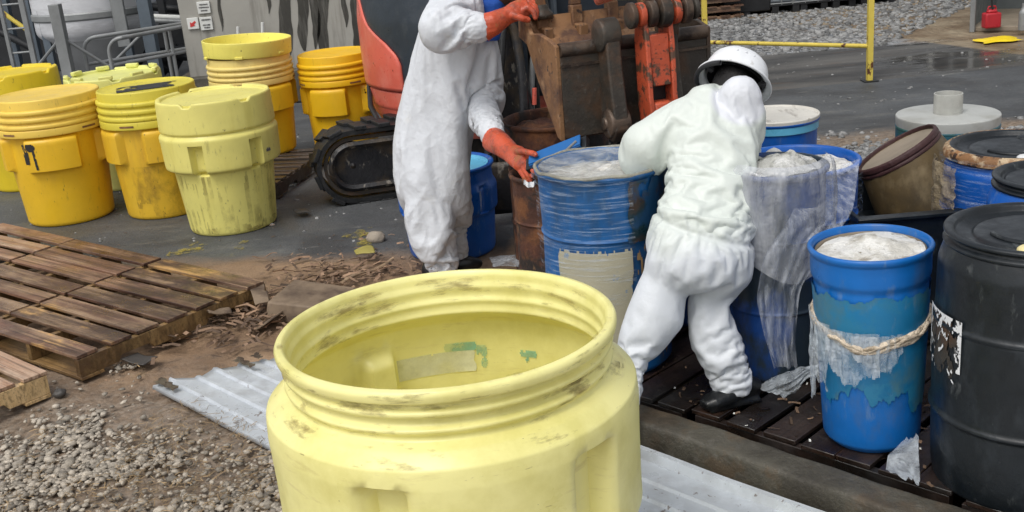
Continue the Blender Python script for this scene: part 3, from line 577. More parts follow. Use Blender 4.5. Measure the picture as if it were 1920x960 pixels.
# shed at the right
def shed():
    q = G(1818, 60); x0 = q[0]; Y = q[1]; t = thing('metal_shed', 'grey metal shed with an open bay at the far right', 'shed', (x0, Y, 0))
    t.rotation_euler = (0, 0, R(-33))
    mb = MB(); mb.box((.03, 0, 1.5), (.06, .06, 3)); obj('corner_post', mb, M['steel'], t, world=False, bevel=.004)
    mb = MB(); mb.box((.02, .85, 1.5), (.03, 1.6, 3)); obj('side_wall', mb, M['shedwall'], t, world=False)
    mb = MB(); mb.box((2.0, 1.7, 1.5), (4.0, .05, 3)); obj('back_wall', mb, M['shedwall'], t, world=False)
    mb = MB(); mb.box((2.0, .85, .03), (3.95, 1.64, .06)); obj('floor_slab', mb, M['tanin'], t, world=False, bevel=.01)
    mb = MB(); mb.box((2.0, .8, 3.03), (4.2, 2.0, .06)); obj('roof', mb, M['shedwall'], t, world=False)
    # fuel can
    c = G(1858, 52, .06); f = thing('fuel_can', 'red plastic fuel can on the shed floor', 'fuel can', c)
    mb = MB(); mb.box(c+[0, 0, .09], (.19, .13, .18)); mb.box(c+[0, 0, .20], (.13, .09, .04), tap=.7); obj('body', mb, M['redcan'], f, bevel=.02, seg=3)
    mb = MB(); mb.tube([c+[-.05, 0, .215], c+[-.04, 0, .25], c+[.04, 0, .25], c+[.05, 0, .215]], .011, 8); obj('handle', mb, M['redcan'], f)
    mb = MB(); mb.tube([c+[.0, -.02, .2], c+[-.03, -.02, .42]], .012, 8); obj('spout', mb, M['darksteel'], f)
    c = G(1917, 56, .06); f = thing('gas_bottle', 'small steel bottle standing by the right edge in the shed', 'bottle', c)
    mb = MB(); mb.lathe(fillet([(.05, 0), (.05, .2), (.02, .25), (.02, .3)], .02), 20, T=(np.eye(3), c), cap0=True, cap1=True); obj('body', mb, M['steel'], f)
shed()
c = G(1870, 78); mb = MB(); gx, gy_ = np.meshgrid(np.linspace(-1, 1, 22), np.linspace(-1, 1, 12), indexing='ij')
zz = .02+.055*fbm(np.stack([gx*2, gy_*2, 0*gx], -1), 3)*(1-np.abs(gx)**3)*(1-np.abs(gy_)**3)
mb.grid(np.stack([c[0]+gx*.22*(1+.12*np.sin(gy_*4)), c[1]+gy_*.16*(1+.15*np.sin(gx*5)), zz], -1)); o = obj('tarp', mb, M['yellowbag'], smooth=60, loc=c); tag(o, 'bright yellow crumpled tarp lying on the tan pad by the shed', 'tarp')

# far row of totes and pallets behind the gravel bank
def far_row():
    Yb = 17.0
    def tote(c):
        t = thing('bulk_tote', None, 'tote', c, 'bulk totes beyond the gravel bank')
        mb = MB(); mb.box((0, 0, .55), (.92, .9, .82)); obj('bottle', mb, M['ibc'], t, world=False, bevel=.05, seg=3)
        mb = MB()
        for x in np.linspace(-.48, .48, 6): mb.tube([(x, -.48, .12), (x, -.48, 1.02)], .012, 6)
        for z in (.14, .35, .6, .85, 1.0): mb.tube([(-.48, -.48, z), (.48, -.48, z)], .012, 6); mb.tube([(-.48, -.48, z), (-.48, .48, z)], .012, 6); mb.tube([(.48, -.48, z), (.48, .48, z)], .012, 6)
        obj('cage', mb, M['steel'], t, world=False)
        mb = MB(); mb.box((0, 0, .12), (.98, .98, .03)); [mb.box((x, 0, .05), (.1, .98, .1)) for x in (-.43, 0, .43)]; obj('pallet_base', mb, M['darksteel'], t, world=False)
        return t
    labs = ['pale bulk tote in a steel cage, leftmost of the row beyond the gravel', 'pale bulk tote in a steel cage behind the middle of the top rail', 'pale bulk tote in a steel cage just left of the right yellow post']
    first = None
    for px, lab in zip((1445, 1532, 1606), labs):
        c = G(px, 20+ (1500-px)*.02); c[1] = Yb+.2; c[2] = 0
        c[0] = P(px, 15, Yb)[0]
        if first is None: first = tote(c); first['label'] = lab
        else: dup(first, c, .05, lab)
    # pallet stack, racking and bins
    c = P(1305, 20, Yb); c[2] = 0; t = thing('pallet_stack', 'stack of brown wooden pallets beyond the left yellow post', 'pallets', c)
    mb = MB()
    for k in range(8):
        for j in range(6): mb.box((c[0]-.45+j*.2, c[1], .05+k*.14), (.14, 1., .02))
        for yy in (-.45, 0, .45): mb.box((c[0], c[1]+yy, k*.14-.01+.02), (1.15, .05, .08))
    obj('pallets', mb, M['wood'], t)
    c = P(1390, 18, Yb+.1); c[2] = 0; t = thing('steel_bin', 'black steel bin between the pallet stack and the totes', 'bin', c)
    mb = MB(); mb.box(c+[0, 0, .5], (.7, .8, .9), tap=1.1); obj('body', mb, M['darksteel'], t, bevel=.02); mb = MB(); mb.box(c+[0, 0, .97], (.84, .94, .05)); obj('rim', mb, M['steel'], t, bevel=.01)
    c = P(1740, 8, Yb+.6); c[2] = 0; t = thing('storage_rack', 'dark storage rack with pale posts and a bent white pipe near the shed', 'rack', c)
    for k in range(6):
        mb = MB(); mb.box(c+[-.75+k*.33, -.4, .7], (.045, .045, 1.4)); obj('upright', mb, M['signw' if k in (1, 2) else 'steel'], t)
    mb = MB(); mb.box(c+[0, .1, .6], (2., .7, 1.1)); obj('dark_bin', mb, M['darksteel'], t, bevel=.03)
    q = P(1755, 3, Yb-.3); mb = MB(); mb.tube([q+[-.06, 0, .5], q+[-.06, 0, .08], q+[-.04, 0, .0], q+[.06, 0, -.03], q+[.14, 0, -.0]], .045, 12); obj('bent_pipe', mb, M['signw'], t)
    mb = MB(); mb.box((4, Yb+2.2, 1.2), (13, .2, 2.4)); o = obj('rear_wall', mb, M['darksteel'], bevel=.02); tag(o, 'dark wall closing the yard behind the row of totes', 'wall')
far_row()

# ------------------------------------------------------------------ kerb, metal sheet, pallets
ku = np.array([.694, -.720, 0.]); kn = np.array([.720, .694, 0.])      # along / across the kerb
def K(a, n, z=0.): return ku*a+kn*n+np.array([0, 0, z])
def build_kerb():
    mb = MB(); m = 90; q = []
    sec = fillet([(2.915, -.02), (2.925, .115), (3.055, .122), (3.07, -.02)], .02, 3)
    for i in range(m):
        a = -3.4+i*(4.2/m); q.append([K(a, n+.006*math.sin(a*5)+.007*(vnoise(np.array([a*9., z*30, n*30.]), 2)-.5), z+.006*(vnoise(np.array([a*12., n*20, 1.]), 4)-.5)) for n, z in sec])
    mb.grid(q); b0 = mb.n-m*len(sec); mb.f.append(tuple(range(len(sec)))); mb.f.append(tuple(range((m-1)*len(sec)+len(sec)-1, (m-1)*len(sec)-1, -1)))
    o = obj('concrete_kerb', mb, M['concrete'], smooth=50, loc=K(-2, 2.98)); tag(o, 'low grey brown concrete kerb in front of the right-hand drums', 'kerb')
build_kerb()
def build_sheet():
    t = thing('metal_sheet', 'ribbed galvanised sheet with a rusty torn left end under the big open drum', 'metal sheet', K(-3.5, 2.45))
    n0, n1 = 2.04, 2.875; ns = []
    n = n0
    prof = [(n0, .0), (n0+.004, .018)]
    ribs = [.09, .19, .29, .39, .49, .59, .69]
    nn = n0+.004
    for r_ in ribs:
        for dx, z in ((-.016, .018), (-.007, .028), (.007, .028), (.016, .018)): prof.append((n0+r_+dx, z))
    prof += [(n1-.035, .018), (n1-.02, .05), (n1, .052), (n1+.004, .030)]
    prof = [(a, z+.008) for a, z in prof]
    P_ = []
    A = np.linspace(0, 1, 120)
    for s in A:
        row = []
        for n, z in prof:
            st = -4.62+ (n-n0)*.38+.02*math.sin(n*40)+.03*(vnoise(np.array([n*14., 3., 1.]), 7)-.5)
            a = st+(1.0-st)*s; row.append(K(a, n, z+.008*math.sin(a*2.1+n*3)+.005*(vnoise(np.array([a*4., n*6, 0.]), 5)-.5)))
        P_.append(row)
    mb = MB(); mb.grid(P_); o = obj('sheet', mb, M['sheet'], t, smooth=30); so = o.modifiers.new('thick', 'SOLIDIFY'); so.thickness = .0018; so.offset = -1
    # rusty scabs at the torn end
    for n, ln, wd in ((2.075, .18, .055), (2.42, .16, .05), (2.50, .07, .05)):
        st = -4.62+(n-n0)*.38; mb = MB(); q = []
        for i in range(10):
            q.append([K(st-.01+ln*i/9, n+wd*(j/5-.5)*(1-.5*i/9)+.008*math.sin(i*2+j), .038+.012*vnoise(np.array([i*1.3, j*1.7, n]), 3)+ (0.012 if n > 2.3 else 0)) for j in range(6)])
        mb.grid(q); obj('rust_scab', mb, M['sheetrust'], t, smooth=30)
    for a, n in ((-2.45, 2.845), (-1.2, 2.845), (-3.7, 2.845)):
        mb = MB(); mb.lathe([(.012, 0), (.010, .005), (.002, .008)], 12, T=(np.eye(3), K(a, n, .062)), cap1=True); obj('bolt', mb, M['darksteel'], t)
build_sheet()

def pallet(label, corner, ax, L, W, nb, mats, group, loc_z=0., bw=.125, h=.13, irregular=.011, seed=1, sag=0.):
    "corner: top corner; ax: angle of deck boards; L board length, W run of the boards"
    d = np.array([1., 0, 0]); s = np.array([0, 1., 0]); r = random.Random(seed)
    dw = np.array([math.cos(ax), math.sin(ax), 0]); sw = np.array([-dw[1], dw[0], 0]); t = thing('wooden_pallet', label, 'pallet', np.array([corner[0], corner[1], loc_z])+dw*L/2+sw*W/2, group, ax); c0 = np.array([-L/2, -W/2, 0.])
    rot = np.stack([d, s, [0, 0, 1]], 1)
    mb = MB(); pitch = (W-bw)/(nb-1)
    for k in range(nb):
        a = r.uniform(-.012, .012); l = L+r.uniform(-.01, .01); wv = bw*r.uniform(.92, 1.06)
        rr = rot @ rotm('Z', a) @ rotm('X', r.uniform(-.02, .02))
        mb.box(c0+d*L/2+s*(bw/2+k*pitch+r.uniform(-irregular, irregular))+[0, 0, h-.009+r.uniform(0, .004)], (l, wv, .018), rr)
    obj('deck', mb, mats[0], t, world=False, bevel=.0025)
    for e in (.02, L/2, L-.02):
        mb = MB(); zz = h-.019
        poly = [(0, .02), (W*.18, .02), (W*.2, .05), (W*.34, .05), (W*.36, .02), (W*.64, .02), (W*.66, .05), (W*.8, .05), (W*.82, .02), (W, .02), (W, zz), (0, zz)]
        base = c0+d*(e-.018); mb.prism([base+s*a+[0, 0, z] for a, z in poly], 0, d*.036); obj('stringer', mb, mats[1], t, world=False, bevel=.002)
    mb = MB()
    for k in (0, nb//2, nb-1): mb.box(c0+d*L/2+s*(bw/2+k*pitch)+[0, 0, .010], (L, bw, .017), rot)
    obj('bottom_deck', mb, mats[1], t, world=False, bevel=.002)
    return t
PG = 'wet wooden pallets lying on the ground at the left'
ax = R(141); dA = np.array([math.cos(ax), math.sin(ax)]); cR = np.array([-1.39, 5.83])
# boards run from the right side to the upper left; the boards follow one another towards the camera
pallet('dark wet pallet with an orange stain, rightmost and nearest of the row', cR, ax, .93, 1.17, 7, (M['woodR'], M['woodside']), PG, seed=3)
pallet('brown pallet, middle one of the row of three', cR+dA*.965, ax, .93, 1.17, 7, (M['wood'], M['woodside']), PG, seed=5)
pallet('lighter reddish pallet at the left edge of the photo, behind the brown one', cR+dA*1.93, ax, .93, 1.17, 7, (M['woodorange'], M['woodside']), PG, seed=8)
pallet('fresh pale pallet corner at the lower left with a notched side', np.array([-2.22, 4.77]), R(138), .95, 1.1, 7, (M['woodorange'], M['woodnew']), PG, seed=9)
q = P(507, 300, 8.6)
pallet('grey weathered pallet under the yellow drum with the upturned lid', G(604, 292, .13)[:2]+np.array([0, .28]), R(168), 1.15, 1.12, 9, (M['woodgrey'], M['woodgrey']), None, seed=12, bw=.075)
DG = 'soaked dark pallets under the right-hand drums'
for k, (a, n, lab) in enumerate(((-3.35, 3.10, 'black soaked pallet behind the kerb under the central blue drum'), (-2.30, 3.12, 'black soaked pallet behind the kerb under the white boot'), (-1.25, 3.10, 'black soaked pallet under the nearest blue and black drums'))):
    cc = K(a+1.0, n)
    lab = lab.replace('white boot', 'black boot')
    pallet(lab, cc[:2], math.atan2(kn[1], kn[0]), 1.1, 1.0, 7, (M['wooddark'], M['wooddark']), DG, seed=20+k, bw=.125, h=.12, irregular=.022)
for k, (a, n, lab) in enumerate(((-2.9, 4.24, 'black soaked pallet behind the row, under the film-wrapped drum'), (-1.8, 4.24, 'black soaked pallet behind the row, under the lidded drums at the right'))):
    pallet(lab, K(a+1.0, n)[:2], math.atan2(kn[1], kn[0]), 1.1, 1.0, 8, (M['wooddark'], M['wooddark']), DG, seed=30+k, bw=.10, h=.12)

# ------------------------------------------------------------------ yellow overpack drums
def sq(th, c, hw, soft=.05):
    d = np.abs((th-c+PI) % (2*PI)-PI); return 1-sstep(d, hw-soft, hw+soft)
def bodyA_fn(ph=0.):
    def f(th, r, z):
        if z < .43-.03 or z > .70: return np.full_like(th, r)
        k = sstep(z, .415, .44)*(1-sstep(z, .655, .685)); pad = sum(sq(th, ph+i*PI/2, R(30), .05) for i in range(4))
        return r+.052*k*pad
    return f
def make_ribbed(loc, lab, rz):
    t = thing('overpack_drum', lab, 'drum', loc, 'yellow overpack drums with ribbed screw lids', rz)
    rows = dens(fillet([(.001, .0), (.30, .0), (.312, .02), (.338, .40), (.342, .68), (.352, .72), (.352, .80)], .02), .018)
    mb = MB(); mb.lathe(rows, 120, bodyA_fn(R(-75))); obj('body', mb, M['yA'], t, world=False, smooth=50)
    rows = [(.001, .935), (.30, .935), (.345, .942), (.362, .952), (.372, .945), (.372, .885)]
    for zc in (.868, .815, .765): rows += [(.374, zc+.022), (.389, zc+.012), (.391, zc), (.389, zc-.012), (.374, zc-.02)]
    rows += [(.374, .742), (.388, .738), (.389, .69), (.384, .685), (.355, .69)]
    mb = MB()
    def helix(th, r, z): return np.full_like(th, r)
    mb.lathe(fillet(rows, .006, 2), 96); b_ = mb.v[-1]
    zz = b_[:, 2]; thv = np.arctan2(b_[:, 1], b_[:, 0]); k = ((zz > .75) & (zz < .89)); b_[:, 2] = zz+k*0.008*np.sin(thv)
    lid = obj('lid', mb, M['yAlid'], t, world=False, smooth=60)
    # grip slots in the lid flange
    for i in range(4):
        a = R(-30)+i*PI/2; mb = MB(); q = [[(.3915*math.cos(a+u), .3915*math.sin(a+u), z) for z in (.705, .712, .719)] for u in np.linspace(-.15, .15, 10)]; mb.grid(q); obj('grip_slot', mb, M['bucket'], lid, world=False)
    return t
g = G(133, 414); y1 = make_ribbed((-3.33, 8.19, 0), 'large deep yellow ribbed-lid drum with a black paint mark at the left', 0)
y1.scale = (1.0, 1.0, 1.0)
y2 = dup(y1, (-2.575, 8.13, 0), R(18), 'grimy yellow drum with a mustard ribbed lid patched dark on top', (.94, .94, 1.0))
y4 = dup(y1, (-2.06, 9.35, .13), R(30), 'yellow drum on a pallet with a cream ribbed lid and an upturned lid', (.92, .92, .875))
y6 = dup(y1, (-1.347, 9.44, 0), R(-28), 'amber yellow drum with ribbed lid standing apart against the concrete wall', (.86, .86, .955))
for d_, b_, l_ in ((y2, 'y2', 'y2lid'), (y4, 'y4', 'y4lid'), (y6, 'y6', 'y6')):
    for c_ in child(d_, 'body'): recol(c_, M[b_])
    for c_ in child(d_, 'lid'): recol(c_, M[l_])
def decal(parent, name, mt, fn, u0, u1, v0, v1, mask, step=.006, off=.0025):
    "irregular patch lying on the surface fn(u, v) -> point, normal; u, v in metres"
    nu = int((u1-u0)/step)+1; nv = int((v1-v0)/step)+1; U, V = np.meshgrid(np.linspace(u0, u1, nu), np.linspace(v0, v1, nv), indexing='ij')
    k = mask((U-u0)/(u1-u0), (V-v0)/(v1-v0), U, V); pts = fn(U, V, off); mb = MB(); f = []
    for i in range(nu-1):
        for j in range(nv-1):
            if int(k[i, j])+int(k[i+1, j])+int(k[i, j+1])+int(k[i+1, j+1]) >= 2: f.append((i*nv+j, (i+1)*nv+j, (i+1)*nv+j+1, i*nv+j+1))
    if not f: return
    if name == 'marker_paint':      # keep only the largest island
        par = {}
        def fd(a):
            while par.setdefault(a, a) != a: par[a] = par[par[a]]; a = par[a]
            return a
        for q in f:
            for b_ in q[1:]: par[fd(b_)] = fd(q[0])
        cnt = {}
        for q in f: cnt[fd(q[0])] = cnt.get(fd(q[0]), 0)+1
        big = max(cnt, key=cnt.get); f = [q for q in f if fd(q[0]) == big]
    used = sorted({i for q in f for i in q}); mp = {a: b for b, a in enumerate(used)}
    mb.add(pts.reshape(-1, 3)[used], [tuple(mp[i] for i in q) for q in f]); return obj(name, mb, mt, parent, world=False, smooth=60)
def cyl(rz): # rz(z)->radius ; u = angle*1.0
    def f(U, V, off):
        r = rz(V)+off; return np.stack([r*np.cos(U), r*np.sin(U), V], -1)
    return f
def toward(x, y): return math.atan2(-y, -x)   # drum angle that faces the camera
def cdir(dx): return dx
# black paint mark on y1
def m_mark(u, v, U, V):
    a = (np.abs(u-.22) < .13+.05*v) & (v > .25) | ((u-.5)**2/.16+(v-.86)**2/.02 < 1) | (np.abs(u-.80+.10*v) < .07) & (v < .9)
    return a & (fbm(np.stack([U*30, V*20, 0*U], -1), 2) > .3)
y1a = toward(-3.33, 8.19)
decal(y1, 'paint_mark', M['blackpaint'], cyl(lambda z: .340+.052+0*z), y1a-R(11)-.46, y1a-R(11)-.18, .455, .645, m_mark)
# dark patch on y2's lid
def disc(z0):
    def f(U, V, off): return np.stack([U, V, np.full_like(U, z0+off)], -1)
    return f
decal(y2, 'tape_patch', M['blackpaint'], disc(.937), -.22, .28, -.16, .12, lambda u, v, U, V: (U**2+V**2 < .29**2) & (fbm(np.stack([U*7, V*7, 0*U], -1), 12) > .44))
a2y = toward(-2.575, 8.13)-R(18)
decal(y2, 'grime_patch', M['grimy'], cyl(lambda z: np.interp(z, [0, .05, .42], [.316, .318, .341])), a2y-.75, a2y+1.1, .03, .41, lambda u, v, U, V: fbm(np.stack([U*4, V*9, 0*U], -1), 12, 5)+.25*v > .42, .012, .003)
# small dark marks on y6 and y2
a6 = toward(-1.39, 9.62)+R(28)
decal(y6, 'ink_mark', M['blackpaint'], cyl(lambda z: .396+0*z), a6+R(36), a6+R(36)+.05, .60, .64, lambda u, v, U, V: (u < .35) | (v < .3), step=.004)
# upturned lid on y4
t = thing('drum_lid', 'pale yellow smooth drum lid lying upturned on a ribbed yellow drum', 'drum lid', (-2.06, 9.35, .965)); t.scale = (.92, .92, .86)
rows = dens(fillet([(.001, .03), (.34, .03), (.352, .012), (.375, .006), (.392, .0), (.40, .15), (.385, .152), (.372, .05), (.001, .042)], .008), .03)
mb = MB(); mb.lathe(rows, 80, T=(rotm('Y', R(3)), (0, 0, 0))); obj('shell', mb, M['yL'], t, world=False, smooth=50)
for i in range(6):
    a = i*PI/3+R(30); mb = MB(); mb.box((.392*math.cos(a), .392*math.sin(a), .012), (.018, .07, .024), rotm('Z', a)); obj('lug', mb, M['yL'], t, world=False, bevel=.004)

def slot_fn(ph, depth, z0, z1, hw=R(8)):
    def f(th, r, z):
        if z < z0-.03 or z > z1+.02: return np.full_like(th, r)
        k = sstep(z, z0-.02, z0)*(1-sstep(z, z1-.02, z1+.01)); s = sum(sq(th, ph+i*PI/3, hw, .025) for i in range(6)); return r-depth*k*s
    return f
def make_smooth(loc, lab, rz, m, scale=1., caste=False):
    t = thing('overpack_drum', lab, 'drum', loc, 'pale overpack drums with smooth lids', rz)
    rows = dens(fillet([(.001, 0), (.295, 0), (.305, .02), (.345, .455), (.40, .475), (.408, .70), (.385, .72), (.375, .75)], .015), .018)
    mb = MB(); mb.lathe(rows, 144, slot_fn(R(15), .058, .462, .655, R(6))); obj('body', mb, m, t, world=False, smooth=50)
    rows = dens(fillet([(.001, .925), (.355, .925), (.36, .945), (.385, .95), (.392, .94), (.398, .74), (.385, .727)], .008), .02)
    def lf(th, r, z): return np.full_like(th, r)
    mb = MB(); mb.lathe(rows, 96); b_ = mb.v[-1]; thv = np.arctan2(b_[:, 1], b_[:, 0]); n = 6 if not caste else 12
    s = sum(sq(thv, i*2*PI/n+.2, R(5) if not caste else R(6), .02) for i in range(n)); top = b_[:, 2] > .934; b_[:, 2] -= top*s*(.028 if not caste else .03)
    if caste: b_[:, 2] += (b_[:, 2] > .9)*0.
    obj('lid', mb, m, t, world=False, smooth=50)
    return t
y3 = make_smooth((-1.945, 7.54, 0), 'straw yellow drum with smooth notched lid, front right of the left cluster', R(4), M['yB'])
y3.scale = (.985, .985, .985)
y0 = dup(y3, (-4.12, 9.45, 0), R(30), 'strong yellow smooth-lidded drum cut by the left edge, rear of the cluster'); y5 = dup(y3, (-3.15, 9.15, 0), R(40), 'greenish yellow drum with a castellated lid, rear of the left cluster')
y0.scale = (1, 1, 1.04); y5.scale = (.98, .98, .98)
for d_, m_ in ((y0, 'y0'), (y5, 'yG')):
    for c_ in kids(d_): recol(c_, M[m_])
a3 = toward(-1.945, 7.54)-R(4)
decal(y3, 'grime_streaks', M['grimy'], cyl(lambda z: np.interp(z, [0, .02, .455], [.300, .305, .345])), a3-1.2, a3+1.2, .02, .44, lambda u, v, U, V: (fbm(np.stack([U*16, V*1.6, 0*U], -1), 12, 4)+.10*(1-v) > .57), .010, .003)
decal(y3, 'base_dirt', M['grimy'], cyl(lambda z: np.interp(z, [0, .02, .455], [.300, .305, .345])), a3-1.3, a3+1.3, .012, .07, lambda u, v, U, V: v < fbm(np.stack([U*9, 0*V, 0*U], -1), 3, 4)*1.5, .008, .003)
for i in range(9):
    a = i*2*PI/9; mb = MB(); mb.box((.365*math.cos(a), .365*math.sin(a), .955), (.04, .11, .035), rotm('Z', a)); obj('lid_lug', mb, M['yG'], y5, world=False, bevel=.008)
a3 = toward(-1.945, 7.54)-R(4)
r_ = random.Random(4)
for k in range(5):
    mb = MB(); a = a3+R(46)+k*.022; 
    for zz in (0, .008, .016)[:2+k % 2]: mb.box((.4105*math.cos(a), .4105*math.sin(a), .555+zz), (.003, .006, .010), rotm('Z', a))
    obj('printed_mark', mb, M['ink'], y3, world=False, smooth=0)

# ------------------------------------------------------------------ the big open drum in front
def big_drum():
    cx, cy = -.188, 2.675; t = thing('overpack_drum', 'large open pale yellow drum with threaded neck in the foreground', 'drum', (cx, cy-.02, .0)); t.rotation_euler = (R(-1.1), 0, 0)
    outer = [(.001, .03), (.34, .03), (.372, .05), (.41, .47), (.455, .49), (.472, .52), (.477, .77), (.472, .815), (.452, .842), (.422, .856), (.419, .872), (.430, .884), (.432, .896), (.415, .906), (.414, .930), (.431, .938), (.433, .952), (.417, .965), (.418, .984), (.441, .988), (.444, 1.014), (.438, 1.028), (.424, 1.031), (.420, 1.027), (.414, 1.014), (.413, .99), (.405, .968), (.410, .945), (.410, .93), (.402, .912), (.408, .895), (.408, .88), (.404, .862), (.430, .838), (.452, .81), (.457, .77), (.454, .54), (.44, .51), (.395, .49), (.36, .07), (.001, .055)]
    def zm(z): return 1.03-(1.03-z)*.76 if z > .835 else (.887-(.842-z)*1.1 if z > .76 else z)
    outer = [(r*(1.035 if z < .83 and r > .43 else 1), zm(z)) for r, z in outer]
    rows = dens(fillet(outer, .0045, 2), .02)
    def f(th, r, z):
        if z < .48 or z > .85 or r < .43: return np.full_like(th, r)
        k = sstep(z, .52, .54)*(1-sstep(z, .79, .815)); s = sum(sq(th, R(-109)+i*R(64), R(6.5), .03) for i in (-2, -1, 0, 1, 2)); return r-.062*k*s
    mb = MB(); mb.lathe(rows, 180, f); v = mb.v[-1]
    v[:, 0] *= 1+.006*np.sin(v[:, 2]*7); v[:, :2] *= (1+.004*(fbm(v*6, 3)[:, None]-.5)*2)
    b_ = obj('body', mb, M['fg'], t, world=False, smooth=60)
    # faded label and marker paint on the far inner wall
    def inn(U, V, off): r = np.interp(V, [.5, .54, .80, .84, .88], [.455, .470, .473, .462, .43])-off; return np.stack([r*np.cos(U), r*np.sin(U), V], -1)
    rag = lambda u, v, U, V: (np.minimum(np.minimum(u, 1-u)*1.5, np.minimum(v, 1-v)) > .10*vnoise(np.stack([U*40, V*40, 0*U], -1), 3))
    decal(b_, 'faded_label', M['labelpale'], inn, R(83), R(118), .685, .755, rag, .006, .003)
    decal(b_, 'marker_paint', M['tealpaint'], inn, R(83), R(96), .755, .782, lambda u, v, U, V: rag(u, v, U, V) & (fbm(np.stack([U*12, V*25, 0*U], -1), 6) > .38), .006, .004)
    decal(b_, 'marker_paint', M['tealpaint'], inn, R(79.5), R(83.5), .67, .77, lambda u, v, U, V: rag(u, v, U, V) & (fbm(np.stack([U*12, V*18, 0*U], -1), 5) > .40), .006, .004)
    decal(b_, 'marker_paint', M['tealpaint'], inn, R(55), R(67), .735, .757, lambda u, v, U, V: rag(u, v, U, V) & (fbm(np.stack([U*10, V*25, 0*U], -1), 9) > .40), .006, .004)
    decal(b_, 'marker_paint', M['tealpaint'], inn, R(61), R(64.5), .66, .735, lambda u, v, U, V: rag(u, v, U, V) & (fbm(np.stack([U*10, V*25, 0*U], -1), 8) > .42), .006, .004)
    ol = [(r, z) for r, z in outer[6:23]]; zs_ = [z for r, z in ol]; rs_ = [r for r, z in ol]
    def outp(U, V, off): r = np.interp(V, zs_, rs_)+.0015; return np.stack([r*np.cos(U), r*np.sin(U), V], -1)
    decal(b_, 'rubbed_dirt', M['scuff'], outp, R(-175), R(-5), .86, 1.027, lambda u, v, U, V: u > -1, .006, 0)
    def inp(U, V, off): r = np.interp(V, [.86, .90, 1.0, 1.02], [.404, .408, .405, .413])-.004; return np.stack([r*np.cos(U), r*np.sin(U), V], -1)
    decal(b_, 'rubbed_dirt', M['scuff'], inp, R(10), R(170), .90, 1.015, lambda u, v, U, V: u > -1, .006, 0)
    lip = lambda U, V, off: np.stack([V*np.cos(U), V*np.sin(U), 1.0325-.0*V], -1)
    decal(b_, 'rubbed_dirt', M['scuff'], lip, 0, 2*PI, .420, .436, lambda u, v, U, V: u > -1, .006, 0)
    return t
big_drum()

# ------------------------------------------------------------------ blue and other drums
def open_drum(lab, loc, Rt, H, Rb, m, mats, group=None, fill=None, band=True, lip=.012, fillz=.05, name='plastic_drum', tilt=None):
    t = thing(name, lab, 'drum', loc, group)
    if band: prof = [(.001, 0), (Rb-.03, 0), (Rb, .03), (Rb+(Rt-Rb)*.75, H*.80), (Rt-.012, H*.83), (Rt, H*.86), (Rt, H-.03)]
    else: prof = [(.001, 0), (Rb-.03, 0), (Rb, .03), (Rb+(Rt-Rb)*.4, H*.35), (Rb+(Rt-Rb)*.4+.008, H*.36), (Rb+(Rt-Rb)*.45, H*.37), (Rt-.006, H*.68), (Rt+.004, H*.69), (Rt-.004, H*.70), (Rt, H-.03)]
    prof += [(Rt+lip, H-.022), (Rt+lip+.003, H-.008), (Rt+lip-.004, H), (Rt-.006, H-.002), (Rt-.012, H-.02), (Rt-.018, H*.85), (Rb-.012, .05), (.001, .04)]
    mb = MB(); mb.lathe(dens(fillet(prof, .008, 2), .03), 96); v = mb.v[-1]; v[:, :2] *= 1+.01*(fbm(v*5+np.array(loc), 3)[:, None]-.5)*2
    obj('body', mb, m, t, world=False, smooth=50)
    if fill:
        rr = np.linspace(0, 1, 22); th = np.linspace(0, 2*PI, 64, endpoint=False); Rr, Th = np.meshgrid(rr, th, indexing='ij'); x = Rr*np.cos(Th)*(Rt-.02); y = Rr*np.sin(Th)*(Rt-.02)
        p = np.stack([x*14, y*14, 0*x+loc[0]*9], -1); z = H-fillz+(fbm(p, 5, 5)-.45)*fill[1]+fill[2]*np.exp(-((x-fill[3])**2+(y-fill[4])**2)/.006)
        mb = MB(); mb.grid(np.stack([x, y, z], -1), cv=True); obj('contents', mb, fill[0], t, world=False, smooth=70)
    return t
def film_wrap(parent, name, m, Rf, z0, z1, a0=0, a1=2*PI, wob=.006, seed=1, nz=60, nt_=120):
    U, V = np.meshgrid(np.linspace(a0, a1, nt_), np.linspace(z0, z1, nz), indexing='ij')
    p = np.stack([np.cos(U)*5, np.sin(U)*5, V*22], -1); e0 = .03*np.sin(U*7+seed)*((V-z0) < .1)
    r = Rf(V)+.006+wob*ridge(p, seed)+wob*.5*ridge(p*2.3, seed+1); mb = MB(); mb.grid(np.stack([r*np.cos(U), r*np.sin(U), V+e0*0], -1)); return obj(name, mb, m, parent, world=False, smooth=60)
# central wrapped drum
b2 = open_drum('blue drum wrapped in clear film with a tan label, nearest to the bucket', (.395, 4.40, .12), .262, .875, .262, M['blue2'], None, fill=(M['goo'], .05, .03, .05, .02), band=False, fillz=.055)
a2 = toward(.395, 4.40)
film_wrap(b2, 'stretch_film', M['film'], lambda z: .262+.008*np.exp(-((z-.60)/.02)**2)+.012*(z > .84), .33, .87, a2-1.7, a2+.45, seed=3)
def ragm(s, amp=.12, lo=0.):
    return lambda u, v, U, V: (np.minimum(np.minimum(u, 1-u), np.minimum(v, 1-v)) > amp*vnoise(np.stack([U*30, V*30, 0*U], -1), s)) & (fbm(np.stack([U*9, V*9, 0*U], -1), s+3) > lo)
rr_, tt_ = np.meshgrid(np.linspace(0, .258, 26), np.linspace(0, 2*PI, 90, endpoint=False), indexing='ij'); fx, fy = rr_*np.cos(tt_), rr_*np.sin(tt_); mb = MB(); mb.grid(np.stack([fx, fy, .872-.028*(1-(rr_/.258)**4)+.030*(ridge(np.stack([fx*9, fy*7, 0*fx], -1), 5)-.5)*(1-(rr_/.258)**6)], -1), cv=True); obj('film_cover', mb, M['cover'], b2, world=False, smooth=60)
